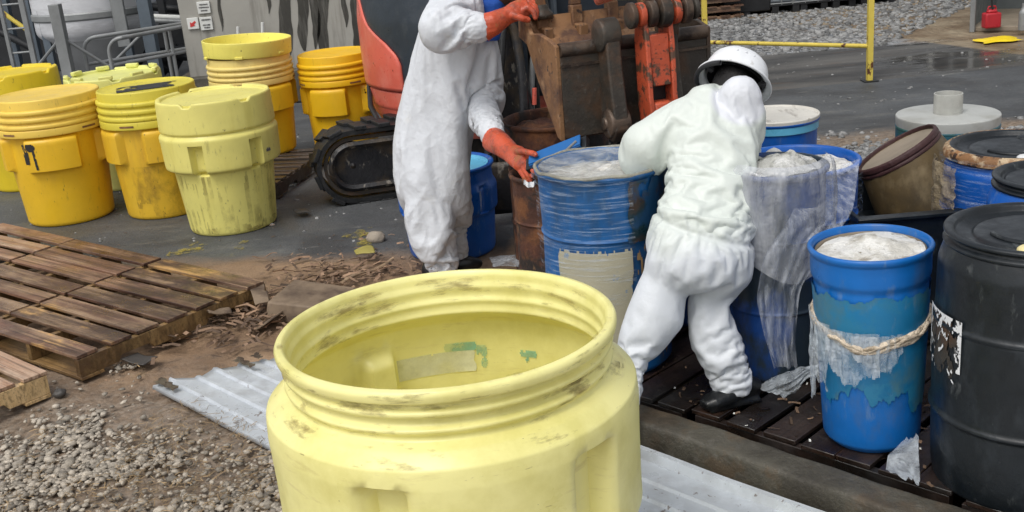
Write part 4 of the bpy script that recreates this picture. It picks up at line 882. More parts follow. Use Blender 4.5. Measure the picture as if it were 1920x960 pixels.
mb = MB(); th_ = np.linspace(0, 2*PI, 120); mb.tube(np.stack([(.269+.002*np.sin(th_*13))*np.cos(th_), (.269+.002*np.sin(th_*13))*np.sin(th_), .872+.003*np.sin(th_*7)], -1), .0075, 8, caps=False); obj('film_roll', mb, M['rolled'], b2, world=False)
decal(b2, 'paper_label', M['labeltan'], cyl(lambda z: .2655+0*z), a2-.80, a2+.42, .12, .575, ragm(3, .05), .01, .004)
decal(b2, 'brown_label', M['labelbrown'], cyl(lambda z: .2655+0*z), a2+.42, a2+1.5, .05, .60, ragm(5, .25), .01, .004)
decal(b2, 'dark_grime', M['grime'], cyl(lambda z: .268+0*z), a2+.15, a2+1.9, .57, .845, lambda u, v, U, V: ((fbm(np.stack([U*5, V*9, 0*U], -1), 33, 5)-.47)*.9+u > .22) & (v > .25*fbm(np.stack([U*6, V*3, 0*U], -1), 35, 5)*(1-u)), .005, .003)
# plastic liner standing over the rim
mb = MB(); U, V = np.meshgrid(np.linspace(0, 2*PI, 140), np.linspace(0, 1, 12), indexing='ij'); rl = .245-.03*V*V+.006*np.sin(U*17)+.008*vnoise(np.stack([np.cos(U)*6, np.sin(U)*6, V*3], -1), 4)
mb.grid(np.stack([rl*np.cos(U), rl*np.sin(U), .86-.05*V+.012*np.sin(U*5)*(1-V)+.02*vnoise(np.stack([np.cos(U)*5, np.sin(U)*5, V], -1), 7)], -1)); obj('liner', mb, M['film'], b2, world=False, smooth=60)
# nearest blue drum with white residue and rope of film
b6 = open_drum('weathered blue drum full of white residue with a torn film rope round it', (1.232, 3.515, .12), .198, .735, .166, M['blue6'], None, fill=(M['goo'], .035, .035, .03, .08), fillz=.034, lip=.006)
mb = MB(); mb.lathe([(.1785, .66), (.1800, .69), (.1812, .712)], 80); obj('residue_ring', mb, M['tanin'], b6, world=False)
b6.rotation_euler = (0, R(-1.5), 0)
for c_ in child(b6, 'contents'): pass
a6b = toward(1.225, 3.515)
decal(b6, 'faded_teal_band', M['blueteal'], cyl(lambda z: np.interp(z, [0, .03, .59, .61, .63, .9], [.158, .1675, .1925, .1945, .1995, .1995])), 0, 2*PI, .12, .625, lambda u, v, U, V: (v < .93+.14*(fbm(np.stack([np.cos(U)*6, np.sin(U)*6, V*9], -1), 4)-.5)) & (v > .10+.75*(fbm(np.stack([np.cos(U)*3.3, np.sin(U)*3.3, V*5+2], -1), 14, 5)-.25)-.12*np.cos(U-a6b-.7)), .005, .002)
def rope():
    for k in range(8):
        U = np.linspace(0, 2*PI, 160); zc = .475+.03*np.sin(U-a6b-PI/2-.1)+.035*np.cos(U-a6b)*-.5; rr = .193+.008*np.sin(U*(2+k%3)+k*1.9+.8*np.sin(U*3))+.004*vnoise(np.stack([U*9, 0*U, 0*U+k], -1), 3)
        z = zc+.014*np.cos(U*(2+k%3)+k*2.3+.8*np.sin(U*3))+.012*(vnoise(np.stack([U*6, 0*U, 0*U+k], -1), 5)-.5); pts = np.stack([rr*np.cos(U), rr*np.sin(U), z], -1)
        mb = MB(); mb.tube(pts, .004+.006*vnoise(np.stack([U*5, 0*U, 0*U+k*3.], -1), 8), 7, caps=False); obj('film_rope', mb, M['twist'], b6, world=False, smooth=180)
    def shred(u0, u1, zt, zl, s):
        decal(b6, 'torn_film', M['shred'], lambda U, V, off: np.stack([(.190+.012*vnoise(np.stack([U*18, V*18, 0*U+s], -1), s)+.010*ridge(np.stack([U*9, V*9, 0*U+s], -1), s))*np.cos(U), (.190+.012*vnoise(np.stack([U*18, V*18, 0*U+s], -1), s)+.010*ridge(np.stack([U*9, V*9, 0*U+s], -1), s))*np.sin(U), V], -1),
              u0, u1, zl, zt, lambda u, v, U, V: v > (.12+.45*np.abs(2*u-1)**2.5+1.1*(fbm(np.stack([U*3.5, V*9, 0*V+s], -1), s, 5)-.38)), .006, 0)
    shred(a6b-1.25, a6b-.70, .49, .17, 3); shred(a6b-.8, a6b+.15, .48, .20, 5); shred(a6b-.3, a6b+.55, .47, .28, 8); shred(a6b-1.7, a6b-1.1, .50, .10, 9)
rope()
# black drum at the right edge
def black_drum(lab, loc, Rr, H, m_body, m_lid, name='plastic_drum', ring=None, bungm='bung', group=None, ba=None):
    t = thing(name, lab, 'drum', loc, group); b_ = Rr
    prof = [(.001, .0), (b_-.05, .0), (b_-.012, .02), (b_-.004, .08), (b_, H*.30), (b_+.012, H*.315), (b_, H*.33), (b_+.004, H*.5), (b_, H*.655), (b_+.010, H*.67), (b_, H*.685), (b_-.004, H*.88), (b_-.022, H*.945), (b_-.03, H*.955)]
    mb = MB(); mb.lathe(dens(fillet(prof, .012, 3), .03), 112); obj('body', mb, M[m_body], t, world=False, smooth=50)
    rl = b_-.018
    prof = [(b_-.03, H*.945), (rl, H*.945), (rl+.004, H*.958), (rl-.012, H*.967), (rl-.012, H*.978), (rl+.002, H*.984), (rl+.002, H*.995), (rl-.012, H), (rl-.028, H*.994), (rl-.034, H*.972), (rl-.06, H*.965), (.19, H*.966), (.18, H*.978), (.001, H*.980)]
    mb = MB(); mb.lathe(dens(fillet(prof, .005, 2), .02), 112); l_ = obj('lid', mb, M[m_lid], t, world=False, smooth=50)
    if ring:
        mb = MB(); mb.lathe([(rl+.006, H*.935), (rl+.018, H*.945), (rl+.02, H*.97), (rl+.012, H*.99), (rl-.004, H*1.0), (rl-.016, H*.99)], 112); v = mb.v[-1]; v[:, :2] *= 1+.012*(fbm(v*18, 4)[:, None]-.5); obj('clamp_ring', mb, M[ring], t, world=False)
    a = toward(loc[0], loc[1]) if ba is None else ba
    for aa, mm in ((a+R(12), bungm), (a+R(170), m_lid)):
        c = (.66*rl*math.cos(aa), .66*rl*math.sin(aa), H*.968); mb = MB(); mb.lathe(fillet([(.036, 0), (.036, .010), (.026, .018), (.001, .018)], .004, 2), 28, T=(np.eye(3), c)); obj('bung', mb, M[mm], l_, world=False)
    # raised moulded bow on the lid
    mb = MB(); u = np.linspace(a-.9, a+1.2, 50); mb.tube(np.stack([.5*rl*np.cos(u), .5*rl*np.sin(u), np.full(50, H*.981)], -1), .008, 8); obj('lid_rib', mb, M[m_lid], l_, world=False)
    return t
b9 = black_drum('big black drum with torn white label at the right edge', (1.615, 3.18, .10), .288, .875, 'black', 'black', ba=toward(1.6, 3.18)+R(-18))
a9 = toward(1.6, 3.18)
def torn(u, v, U, V):
    n = fbm(np.stack([U*9, V*22, 0*U], -1), 21); n2 = fbm(np.stack([U*22, V*60, 0*U], -1), 4); e = np.minimum(np.minimum(u, 1-u)*1.2, (1-v)*1.3)
    return ((n2+.35*(1-np.clip(e*7, 0, 1)) > .50+.28*np.clip(e*4, 0, 1)*(n > .40)) & (n > .27)) & ~((v < .28) & (np.abs(u-.28) > .10) & (np.abs(u-.80) > .10)) & (v > .03+.3*(n2-.3))
decal(b9, 'torn_label', M['paper'], cyl(lambda z: .2925+0*z), a9-1.40, a9-.70, .385, .625, torn, .0022, .003)
decal(b9, 'glue_patch', M['bucketdark'], cyl(lambda z: .291+0*z), a9-1.32, a9-.76, .42, .61, lambda u, v, U, V: (fbm(np.stack([U*9, V*22, 0*U], -1), 2)-.25*np.maximum(np.abs(2*u-1), np.abs(2*v-1))**3 > .36), .006, .0015)
# lidded drums behind it
b8x = P(1985, 335, 3.85); b8 = black_drum('blue drum with black lid and yellow bung behind the big black drum', (b8x[0]-.02, 3.80, b8x[2]-.80), .245, .86, 'blue', 'black', group=None)
b8.location.z = .12; b8.scale = (1, 1, (P(1985, 325, 3.8)[2]-.12)/.86)
b7 = black_drum('film-wrapped blue drum with black lid and rusty tan clamp ring', (2.13, 4.42, .12), .285, .86, 'blue', 'black', ring='rustring', bungm='bungw')
b7.scale = (1, 1, (P(1975, 262, 4.42)[2]-.12)/.86)
a7 = toward(2.13, 4.42)
film_wrap(b7, 'stretch_film', M['film'], lambda z: .287+0*z, .2, .84, a7-1.9, a7+.4, seed=12); film_wrap(b7, 'yellowed_film', M['filmtan'], lambda z: .293+0*z, .15, .80, a7-1.7, a7-.75, wob=.02, seed=14, nt_=40)
decal(b7, 'lid_label', M['signw'], disc(.845), -.02, .16, -.20, -.10, lambda u, v, U, V: u > -1, .02, .003)
# teal drum with grey disc lid and clear pipe stub
tx = P(1777, 213, 5.45); t1 = open_drum('teal drum capped by a grey disc lid with a clear pipe stub', (tx[0], 5.45, 0), .238, tx[2]-.045, .225, M['teal'], None, band=False)
h1 = tx[2]-.045
mb = MB(); mb.lathe(fillet([(.001, h1-.01), (.248, h1-.01), (.251, h1+.042), (.247, h1+.047), (.001, h1+.050)], .006), 96); l_ = obj('disc_lid', mb, M['grey'], t1, world=False, smooth=50)
mb = MB(); mb.lathe([(.238, h1-.085), (.249, h1-.083), (.2495, h1-.012), (.240, h1-.010)], 90); obj('collar_band', mb, M['teal'], t1, world=False)
mb = MB(); mb.lathe(fillet([(.070, h1+.048), (.070, h1+.150), (.064, h1+.151), (.064, h1+.052)], .002), 48); obj('pipe_stub', mb, M['pipeclear'], l_, world=False, smooth=50)
# white lidded blue drum behind the second worker
bx = P(1452, 214, 6.1); b3 = open_drum('blue drum with a dirty white lid behind the worker in the hard hat', (bx[0], 6.1, 0), .235, bx[2]-.01, .22, M['blue'], None, band=False)
hh = bx[2]-.01; mb = MB(); mb.lathe(fillet([(.246, hh-.018), (.250, hh+.010), (.243, hh+.016), (.232, hh+.004), (.001, hh+.002)], .004), 80); obj('lid', mb, M['white'], b3, world=False, smooth=50)
mb = MB(); mb.lathe([(.2395, hh-.065), (.2425, hh-.062), (.2425, hh-.02)], 80); obj('pale_band', mb, M['lightblue'], b3, world=False)
# film-wrapped open drum
b5c = P(1492, 297, 4.62); b5 = open_drum('open film-wrapped blue drum with a white heap, left of the tilted tan drum', (b5c[0], 4.62, .12), .262, b5c[2]-.12, .25, M['blue'], None, band=False, fill=(M['goo'], .05, .10, -.10, -.03), fillz=.045)
a5 = toward(b5c[0], 4.62); film_wrap(b5, 'stretch_film', M['film'], lambda z: .264+0*z, .08, b5c[2]-.17, a5-.6, a5+1.9, seed=5, wob=.008)
# dark blue drum with cloudy sheet hung over it
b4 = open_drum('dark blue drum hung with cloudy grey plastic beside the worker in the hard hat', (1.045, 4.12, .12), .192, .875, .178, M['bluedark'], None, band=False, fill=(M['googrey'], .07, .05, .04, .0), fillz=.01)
a4 = toward(1.045, 4.12)
U, V = np.meshgrid(np.linspace(a4-1.9, a4+1.9, 150), np.linspace(0, 1, 44), indexing='ij')
rr = .203+.016*ridge(np.stack([U*3.2, V*.8, 0*U], -1), 4)+.008*ridge(np.stack([U*9, V*1.5, 0*U], -1), 6)+.02*V*(1-V)*2; zz = .895-.40*V*(1+.10*np.sin(U*3.2))
rr = np.where(V < .06, rr*(.86+V*2.3), rr); mb = MB(); mb.grid(np.stack([rr*np.cos(U), rr*np.sin(U), zz+.012*(V < .06)], -1)); obj('plastic_liner', mb, M['filmgrey'], b4, world=False, smooth=60)
# a drum further behind between the legs
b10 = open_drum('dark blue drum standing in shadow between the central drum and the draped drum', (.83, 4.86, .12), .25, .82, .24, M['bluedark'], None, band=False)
# hanging film ribbon from the wrapped drum to the pallet
def drape(label, path, name='plastic_film', nseg=70, mt='filmdrape', folds=9, seed=2, group=None):
    ks = np.linspace(0, 1, len(path)); s = np.linspace(0, 1, nseg); L_ = np.array([P(*p[0]) for p in path]); R_ = np.array([P(*p[1]) for p in path])
    Li = np.stack([np.interp(s, ks, L_[:, k]) for k in range(3)], -1); Ri = np.stack([np.interp(s, ks, R_[:, k]) for k in range(3)], -1)
    for _ in range(6):
        Li[1:-1] = (Li[:-2]+2*Li[1:-1]+Li[2:])/4; Ri[1:-1] = (Ri[:-2]+2*Ri[1:-1]+Ri[2:])/4
    nv = 40; v = np.linspace(0, 1, nv); g = Li[:, None]+(Ri-Li)[:, None]*v[None, :, None]
    wd = np.linalg.norm(Ri-Li, axis=1)[:, None]; am = .006+.06*np.clip(.3-wd, 0, .3)
    S_, V_ = np.meshgrid(s, v, indexing='ij'); off = am*2*(ridge(np.stack([S_*3, V_*folds*.8+.8*vnoise(np.stack([S_*5, V_*2, 0*S_], -1), seed+5), 0*S_], -1), seed)-.5)+.012*(vnoise(np.stack([S_*14, V_*9, 0*S_], -1), seed)-.5)
    g[..., 1] += off; g[..., 0] += off*.3; mb = MB(); mb.grid(g); o = obj(name, mb, M[mt], smooth=80, loc=g[-1, 0]); tag(o, label, 'plastic film', group); return o
drape('long hanging strip of clear film draped from the wrapped drum down to the pallet', [((1515, 332, 4.22), (1612, 298, 4.30)), ((1480, 410, 3.84), (1600, 395, 4.02)), ((1432, 480, 3.80), (1560, 450, 3.92)), ((1418, 560, 3.84), (1500, 540, 3.90)), ((1432, 630, 3.85), (1490, 640, 3.88)), ((1452, 690, 3.86), (1496, 690, 3.88))])
drape('crumpled end of clear film lying on the dark pallet behind the boot', [((1420, 728, 3.86), (1470, 745, 3.78)), ((1450, 708, 3.84), (1490, 740, 3.76)), ((1500, 690, 3.80), (1512, 712, 3.74)), ((1535, 684, 3.72), (1540, 694, 3.70)), ((1546, 655, 3.66), (1550, 662, 3.65))], folds=5, seed=6, mt='shred')
drape('torn white film scrap caught between the blue drum and the black drum', [((1690, 830, 3.30), (1722, 815, 3.28)), ((1665, 855, 3.22), (1722, 850, 3.2)), ((1660, 880, 3.17), (1725, 890, 3.14)), ((1690, 895, 3.12), (1722, 905, 3.10))], folds=4, seed=9, mt='shred')
drape('crumpled white film on the ground left of the central wrapped drum', [((918, 482, 6.05), (925, 500, 5.8)), ((960, 478, 6.0), (965, 500, 5.75)), ((1000, 478, 5.9), (1004, 500, 5.7))], folds=3, seed=11, mt='shred')
# tilted tan drum
def tilted():
    c = P(1682, 281, 4.9); axis = np.array([-.48, .16, .86]); axis /= np.linalg.norm(axis); T = align(axis, (1, 0, .3))
    base = c-axis*.55; t = thing('fibre_drum', 'tilted brown fibre drum with a maroon rim, leaning left on the black tray', 'drum', (base[0], base[1], .12))
    def loc(mb): return mb
    mb = MB(); mb.lathe(dens([(.001, 0), (.23, 0), (.24, .02), (.252, .20), (.254, .22), (.19, .55), (.183, .55), (.183, .53), (.001, .53)], .04), 80, T=(T, base)); obj('body', mb, M['tan'], t, smooth=50)
    mb = MB(); mb.lathe(dens([(.184, .545), (.001, .540)], .05), 60, T=(T, base)); obj('recessed_lid', mb, M['tanin'], t, smooth=50)
    mb = MB(); mb.lathe(fillet([(.190, .515), (.200, .518), (.199, .530), (.194, .534), (.200, .540), (.198, .560), (.188, .566), (.182, .562), (.182, .548)], .004), 80, T=(T, base)); v = mb.v[-1]; v += .004*(fbm(v*40, 3)[:, None]-.5); obj('rim', mb, M['maroon'], t, smooth=50)
    mb = MB(); mb.lathe([(.252, .195), (.262, .20), (.262, .235), (.250, .24)], 80, T=(T, base)); obj('middle_ring', mb, M['maroon'], t)
    return base
tb = tilted()
# black tray behind the near blue drum, which also props the tan drum
t = thing('plastic_tray', 'shallow black spill tray below the tilted brown drum', 'tray', (1.55, 4.55, .12))
a = P(1612, 409, 4.32); b_ = P(1766, 398, 4.32); zt = (a[2]+b_[2])/2
mb = MB(); x0, x1, y0_, y1_ = a[0], b_[0]+.25, 4.30, 5.1
for (p0, p1) in (((x0, y0_), (x1, y0_)), ((x1, y0_), (x1, y1_)), ((x1, y1_), (x0, y1_)), ((x0, y1_), (x0, y0_))): mb.beam((*p0, (zt+.12)/2), (*p1, (zt+.12)/2), .02, zt-.12)
obj('side_walls', mb, M['black'], t, bevel=.004)
for (p0, p1) in (((x0-.02, y0_), (x1+.02, y0_)), ((x0-.02, y1_), (x1+.02, y1_))): mb = MB(); mb.beam((*p0, zt), (*p1, zt), .05, .018); obj('rim', mb, M['black'], t, bevel=.004)
mb = MB(); mb.box(((x0+x1)/2, (y0_+y1_)/2, zt-.22), (x1-x0-.02, y1_-y0_-.02, .02)); obj('floor_panel', mb, M['black'], t)
# rusty drums under the bucket
r1 = open_drum('tall rusty open steel drum behind the bucket', (.305, 5.95, 0), .285, P(1040, 218, 5.95)[2], .285, M['rust'], None, band=False, fill=(M['rust'], .06, 0, 0, 0), fillz=.06, name='steel_drum')
rx = P(1030, 318, 5.25); r2 = open_drum('shorter rusty steel drum between the blue overpack and the wrapped drum', (rx[0], 5.25, 0), .19, rx[2], .185, M['rust'], None, band=False, name='steel_drum')
# blue overpack behind worker one
bx = P(833, 305, 6.5); Hb = bx[2]
b1 = thing('overpack_drum', 'blue overpack drum with a pale blue recessed top behind the first worker', 'drum', (bx[0], 6.5, 0)); b1.scale = (1.03, 1.03, 1)
rows = dens(fillet([(.001, 0), (.245, 0), (.258, .02), (.272, Hb-.30), (.292, Hb-.275), (.296, Hb-.14), (.275, Hb-.10), (.272, Hb-.03), (.288, Hb-.022), (.290, Hb-.004), (.275, Hb), (.262, Hb-.01), (.255, Hb-.035), (.001, Hb-.038)], .012), .02)
mb = MB(); mb.lathe(rows, 110, lambda th, r, z: r-(.02*sum(sq(th, R(20)+i*PI/3, R(7), .03) for i in range(6)) if Hb-.28 < z < Hb-.12 else 0)+0*th); obj('body', mb, M['blue'], b1, world=False, smooth=50)
mb = MB(); mb.lathe([(.001, Hb-.034), (.23, Hb-.034), (.25, Hb-.028), (.257, Hb-.012)], 60); obj('top_disc', mb, M['lightblue'], b1, world=False)
a1 = toward(bx[0], 6.5)
decal(b1, 'torn_label', M['shred'], cyl(lambda z: .275+0*z), a1+.55, a1+.78, .28, .42, ragm(4, .2), .008, .004); decal(b1, 'white_scuff', M['shred'], cyl(lambda z: .297+0*z), a1+.25, a1+.42, Hb-.26, Hb-.13, ragm(9, .5), .008, .003)

# ------------------------------------------------------------------ excavator
def excavator():
    t = thing('excavator', 'compact red excavator with a rusty bucket hanging between the two workers', 'excavator', (.0, 8.7, 0))
    # tracks
    dirv = np.array([math.cos(R(14)), math.sin(R(14)), 0]); nv = np.array([-dirv[1], dirv[0], 0])
    def track(o0, L_=1.85, rr=.235, wd=.33):
        per = 2*L_+2*PI*rr
        def path(s, r):
            s = s % per
            if s < L_: return s, -r
            s -= L_
            if s < PI*rr: a = s/rr; return L_+r*math.sin(a), -r*math.cos(a)
            s -= PI*rr
            if s < L_: return L_-s, r
            s -= L_; a = s/rr; return -r*math.sin(a), r*math.cos(a)
        def W(s, r, v): x, z = path(s, r); return o0+dirv*x+nv*v+np.array([0, 0, z+.275])
        mb = MB(); n = 96; q = [[W(per*i/n, rr+.0, -wd/2), W(per*i/n, rr+.035, -wd/2), W(per*i/n, rr+.035, wd/2), W(per*i/n, rr, wd/2)] for i in range(n)]; mb.grid(q, cu=True, cv=True)
        tr = obj('track', mb, M['rubber'], t, smooth=50)
        mb = MB(); m = 30
        for i in range(m):
            for h in (0, 1):
                v0, v1 = (-wd/2-.008, -.005) if h == 0 else (.005, wd/2+.008); s = per*(i+h*.5)/m; ds = per/m*.5; sk = .03*(-1 if h else 1)
                vs = [W(s+a+(sk if v == (v1 if h == 0 else v0) else 0), r, v) for r in (rr+.03, rr+.062) for v in (v0, v1) for a in (0, ds)]
                mb.add(vs, [(0, 2, 3, 1), (4, 5, 7, 6), (0, 1, 5, 4), (2, 6, 7, 3), (0, 4, 6, 2), (1, 3, 7, 5)])
        obj('track_lugs', mb, M['rubber'], tr, smooth=0, bevel=.006)
        mb = MB()
        q = [[W(per*i/n, rr-.045, -wd/2+.03), W(per*i/n, rr-.018, -wd/2+.03)] for i in range(n)]; mb.grid(q, cu=True); q = [[W(per*i/n, rr-.045, -wd/2+.03), W(per*i/n, rr-.045, wd/2-.04)] for i in range(n)]; mb.grid(q, cu=True)
        obj('guide_rail', mb, M['bucketdark'], tr, smooth=40)
        mb = MB(); mb.beam(o0+[0, 0, .275]+dirv*-.0, o0+dirv*L_+[0, 0, .275], wd*.55, .24); obj('track_frame', mb, M['mach'], t, bevel=.03)
        mb = MB(); q = [[W(per*i/n, rr-.05, -wd/2+.02), W(per*i/n, rr-.075, -wd/2+.0), W(per*i/n, rr-.10, -wd/2+.02), W(per*i/n, rr-.10, -wd/2+.06)] for i in range(n)]; mb.grid(q, cu=True); mb.f.append(tuple(mb.n-4*n+4*i+3 for i in range(n))); obj('side_frame', mb, M['mach'], tr, smooth=40)
        for x in (0, L_):
            c = o0+dirv*x+[0, 0, .275]; T = align(nv, (0, 0, 1)); mb = MB(); mb.lathe(fillet([(.001, -.12), (.03, -.10), (.04, -.09), (.11, -.085), (.15, -.06), (.165, .0), (.15, .06), (.001, .07)], .01), 40, T=(T, c)); obj('idler', mb, M['mach'], tr)
        for k in range(4):
            c = o0+dirv*(.35+k*.38)+[0, 0, .09]; T = align(nv, (0, 0, 1)); mb = MB(); mb.lathe([(.001, -.13), (.05, -.13), (.055, -.1), (.055, .1)], 24, T=(T, c)); obj('roller', mb, M['mach'], tr)
    o0 = P(662, 330, 7.95); o0[2] = 0; track(o0); track(o0+nv*1.25+dirv*.85, L_=1.3)
    mb = MB(); c = o0+dirv*.95+nv*.62+[0, 0, .42]; mb.box(c, (.9, 1.0, .22), np.stack([dirv, nv, [0, 0, 1]], 1)); obj('undercarriage', mb, M['mach'], t, bevel=.03)
    mb = MB(); mb.lathe([(.40, .50), (.42, .52), (.42, .60), (.38, .62)], 48, T=(np.eye(3), (c[0], c[1], 0)), cap0=True, cap1=True); obj('slew_ring', mb, M['mach'], t)
    # house: curved counterweight and cowl around a vertical axis
    Y0 = 8.75; xl = P(691, 110, Y0)[0]; Rr = .98; cx = xl+Rr
    rz_ = lambda z: np.interp(z, [.40, .46, .55, .62, .625, .74, .745, .755, .95, 1.25, 1.6, 1.9, 2.05], [.84, .89, .94, .96, .968, .978, .98, .985, .992, .99, .95, .84, .70])
    def panel(z0, z1, a0, a1, off, name, m, n=60):
        zs = np.linspace(z0, z1, 48); q = []
        for z in zs:
            A0 = a0(z) if callable(a0) else a0; A1 = a1(z) if callable(a1) else a1; th = np.linspace(A0, A1, n); r = rz_(z)+off
            q.append(np.stack([cx+r*np.cos(th), Y0+r*np.sin(th), 0*th+z], -1))
        mb = MB(); mb.grid(q); o = obj(name, mb, m, t, smooth=50); s = o.modifiers.new('thick', 'SOLIDIFY'); s.thickness = .03; s.offset = -1; return o
    tb_ = lambda z: float(np.interp(z, [.755, .95, 1.02, 1.10, 1.22, 1.45, 1.6, 2.0], [R(229), R(229), R(227), R(221), R(207), R(192), R(184), R(170)]))
    panel(.40, .748, R(90), R(300), 0, 'lower_skirt', M['red']); cw = panel(.756, 2.0, R(90), tb_, .004, 'counterweight', M['red']); panel(.756, 2.05, lambda z: tb_(z)+.004, R(330), -.006, 'engine_cowl', M['navy'])
    mb = MB(); mb.lathe([(.001, 2.04), (.6, 2.05), (.70, 2.03)], 60, T=(np.eye(3), (cx, Y0, 0))); obj('cowl_top', mb, M['navy'], t)
    mb = MB(); q = [[(cx+(rz_(z)+.012)*math.cos(th), Y0+(rz_(z)+.012)*math.sin(th), z) for z in np.linspace(1.235, 1.44, 8)] for th in np.linspace(R(187), R(199), 8)]; mb.grid(q); obj('warning_label', mb, M['signw'], cw)
    for k in range(5):
        z = 1.27+k*.03; mb = MB(); q = [[(cx+(rz_(z)+.015)*math.cos(th), Y0+(rz_(z)+.015)*math.sin(th), zz) for zz in (z, z+.014)] for th in np.linspace(R(189), R(197), 6)]; mb.grid(q); obj('label_text', mb, M['ink'], cw)
    for k in range(7):      # worn pale vertical lettering, illegible
        z = .84+k*.05; mb = MB(); rr_ = rz_(z)+.007; a_ = R(203+1.2*(k % 2)); q = [[(cx+rr_*math.cos(th), Y0+rr_*math.sin(th), zz) for zz in (z, z+.030)] for th in np.linspace(a_, a_+R(2.3), 3)]; mb.grid(q); obj('worn_lettering', mb, M['scrape'], cw)
    mb = MB(); mb.tube([P(697, 138, 8.6), P(692, 160, 8.5), P(695, 200, 8.3), P(712, 232, 8.1), P(735, 250, 8.0)], .02, 8); obj('edge_guard', mb, M['rubber'], t)
    # cab block behind the boom
    mb = MB(); mb.box((.52, 8.2, 1.55), (.62, 1.2, 1.7)); obj('cab', mb, M['navy'], t, bevel=.05, seg=3)
    for z in (1.62,): mb = MB(); mb.box((.60, 7.592, z), (.09, .01, .06)); obj('cab_plate', mb, M['signw'], t)
    for x in (.28, .42): mb = MB(); mb.tube([(x, 7.5, 1.1), (x+.01, 7.48, 2.3)], .022, 8); obj('cab_bar', mb, M['bluesteel'], t)
    # swing post and hoses in front of the cab
    q = P(958, 180, 7.2)
    mb = MB(); mb.box((q[0], 7.2, .95), (.20, .3, 1.5)); mb.box((q[0]+.16, 7.25, 1.0), (.05, .3, 1.5)); mb.box((q[0]-.14, 7.3, .85), (.05, .34, 1.2)); obj('boom_bracket', mb, M['mach'], t, bevel=.02)
    for k, (dx, r_, m_) in enumerate(((-.20, .026, 'rubber'), (-.13, .03, 'mach'), (-.05, .022, 'rubber'), (.03, .03, 'mach'), (.11, .024, 'rubber'), (.17, .02, 'steel'), (.24, .026, 'rubber'))):
        x = q[0]+dx; mb = MB(); s_ = np.linspace(0, 1, 14); pts = np.stack([x+.05*np.sin(s_*5+k*2), 6.98+.05*np.sin(s_*7+k), .35+1.5*s_], -1); mb.tube(pts, r_, 8); obj('hose', mb, M[m_], t, smooth=180)
    for q1, q2 in ((P(918, 95, 6.95), P(917, 160, 6.95)), (P(1002, 165, 6.95), P(1002, 196, 6.95))): mb = MB(); mb.tube([q1, q2], .015, 8); obj('red_fitting', mb, M['red'], t)
    # dozer blade and axle parts low down
    a = P(880, 430, 7.1); mb = MB(); th = np.linspace(-.5, .5, 10); qq = [[(x, 7.0-.12*math.cos(tt), .26+.36*math.sin(tt)) for tt in th] for x in np.linspace(a[0]-.05, a[0]+1.5, 8)]; mb.grid(qq); o = obj('dozer_blade', mb, M['mach'], t); s = o.modifiers.new('thick', 'SOLIDIFY'); s.thickness = .03
    # boom and arm, above the picture
    mb = MB()
    boom = [(q[0], 7.2, 1.6), (q[0]+.05, 7.15, 2.4), (q[0]+.3, 6.7, 3.1), (.62, 6.0, 3.2)]
    for a_, b_ in zip(boom, boom[1:]): mb.beam(a_, b_, .20, .26, (1, 0, 0))
    obj('boom', mb, M['red'], t, bevel=.02)
    # bucket frame
    O = P(1047, 180, 5.16); wv = np.array([.955, .297, 0]); vv = np.array([.297, -.955, 0])   # width axis, towards viewer
    Wd = .79
    def B(a, d, z): return np.array([O[0], O[1], 0])+wv*a-vv*d+np.array([0, 0, z])   # d = depth away from the viewer
    zt = P(1043, 92, 5.16)[2]; zb = P(1052, 266, 5.16)[2]; zr = P(988, 40, 5.6)[2]; dr = .50
    # side plate outline (d, z)
    side = [(0, zb), (0, zt+.01), (.10, zt+.035), (.22, zt+.05), (.34, zr-.05), (.40, zr+.0), (dr, zr+.03), (dr+.02, zr-.08), (.40, zt-.02), (.28, zt-.18), (.15, zb+.12), (.05, zb+.01)]
    bk = None
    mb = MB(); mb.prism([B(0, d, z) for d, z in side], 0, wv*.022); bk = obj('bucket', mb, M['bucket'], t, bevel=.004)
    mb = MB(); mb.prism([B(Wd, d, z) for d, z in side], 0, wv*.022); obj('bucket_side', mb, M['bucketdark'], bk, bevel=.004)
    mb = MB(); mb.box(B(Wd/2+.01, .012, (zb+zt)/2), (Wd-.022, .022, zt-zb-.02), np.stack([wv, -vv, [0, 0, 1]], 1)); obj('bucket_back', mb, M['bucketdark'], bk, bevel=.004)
    mb = MB(); mb.tube([B(.023, .012, zt-.012), B(Wd-.001, .012, zt-.012)], .034, 20); obj('torque_tube', mb, M['pin'], bk)
    mb = MB(); mb.beam(B(.024, -.004, zt-.085), B(Wd-.002, -.004, zt-.085), .012, .012); obj('weld_seam', mb, M['pin'], bk)
    shell = [(.012, zb+.005), (.06, zb+.01), (.15, zb+.115), (.28, zt-.175), (.40, zt-.02), (dr, zr-.06), (dr+.01, zr+.01)]
    mb = MB(); mb.grid([[B(a_, d, z) for d, z in shell] for a_ in np.linspace(.023, Wd-.001, 12)]); o = obj('bucket_shell', mb, M['bucket'], bk, smooth=60); s = o.modifiers.new('thick', 'SOLIDIFY'); s.thickness = .02; s.offset = 1
    for k, a_ in enumerate((.12, .31, .51, .70)):       # shanks and teeth pointing up on the far lip
        c = B(a_, dr+.0, zr); rot = np.stack([wv, -vv, [0, 0, 1]], 1)
        mb = MB(); mb.box(c+[0, 0, -.06], (.06, .06, .22), rot); mb.box(B(a_, dr-.06, zr-.14), (.05, .10, .20), rot); obj('tooth_shank', mb, M['bucket'], bk, bevel=.008)
        if k == 0:
            mb = MB(); mb.lathe(fillet([(.001, -.02), (.062, -.02), (.066, .0), (.045, .03), (.036, .05), (.001, .05)], .006), 24, T=(np.eye(3), c+[0, 0, .02])); obj('collar', mb, M['bucketdark'], bk)
        mb = MB(); mb.box(c+[0, 0, .16], (.055, .05, .22), rot, tap=.55); obj('tooth', mb, M['bucket'], bk, bevel=.006)
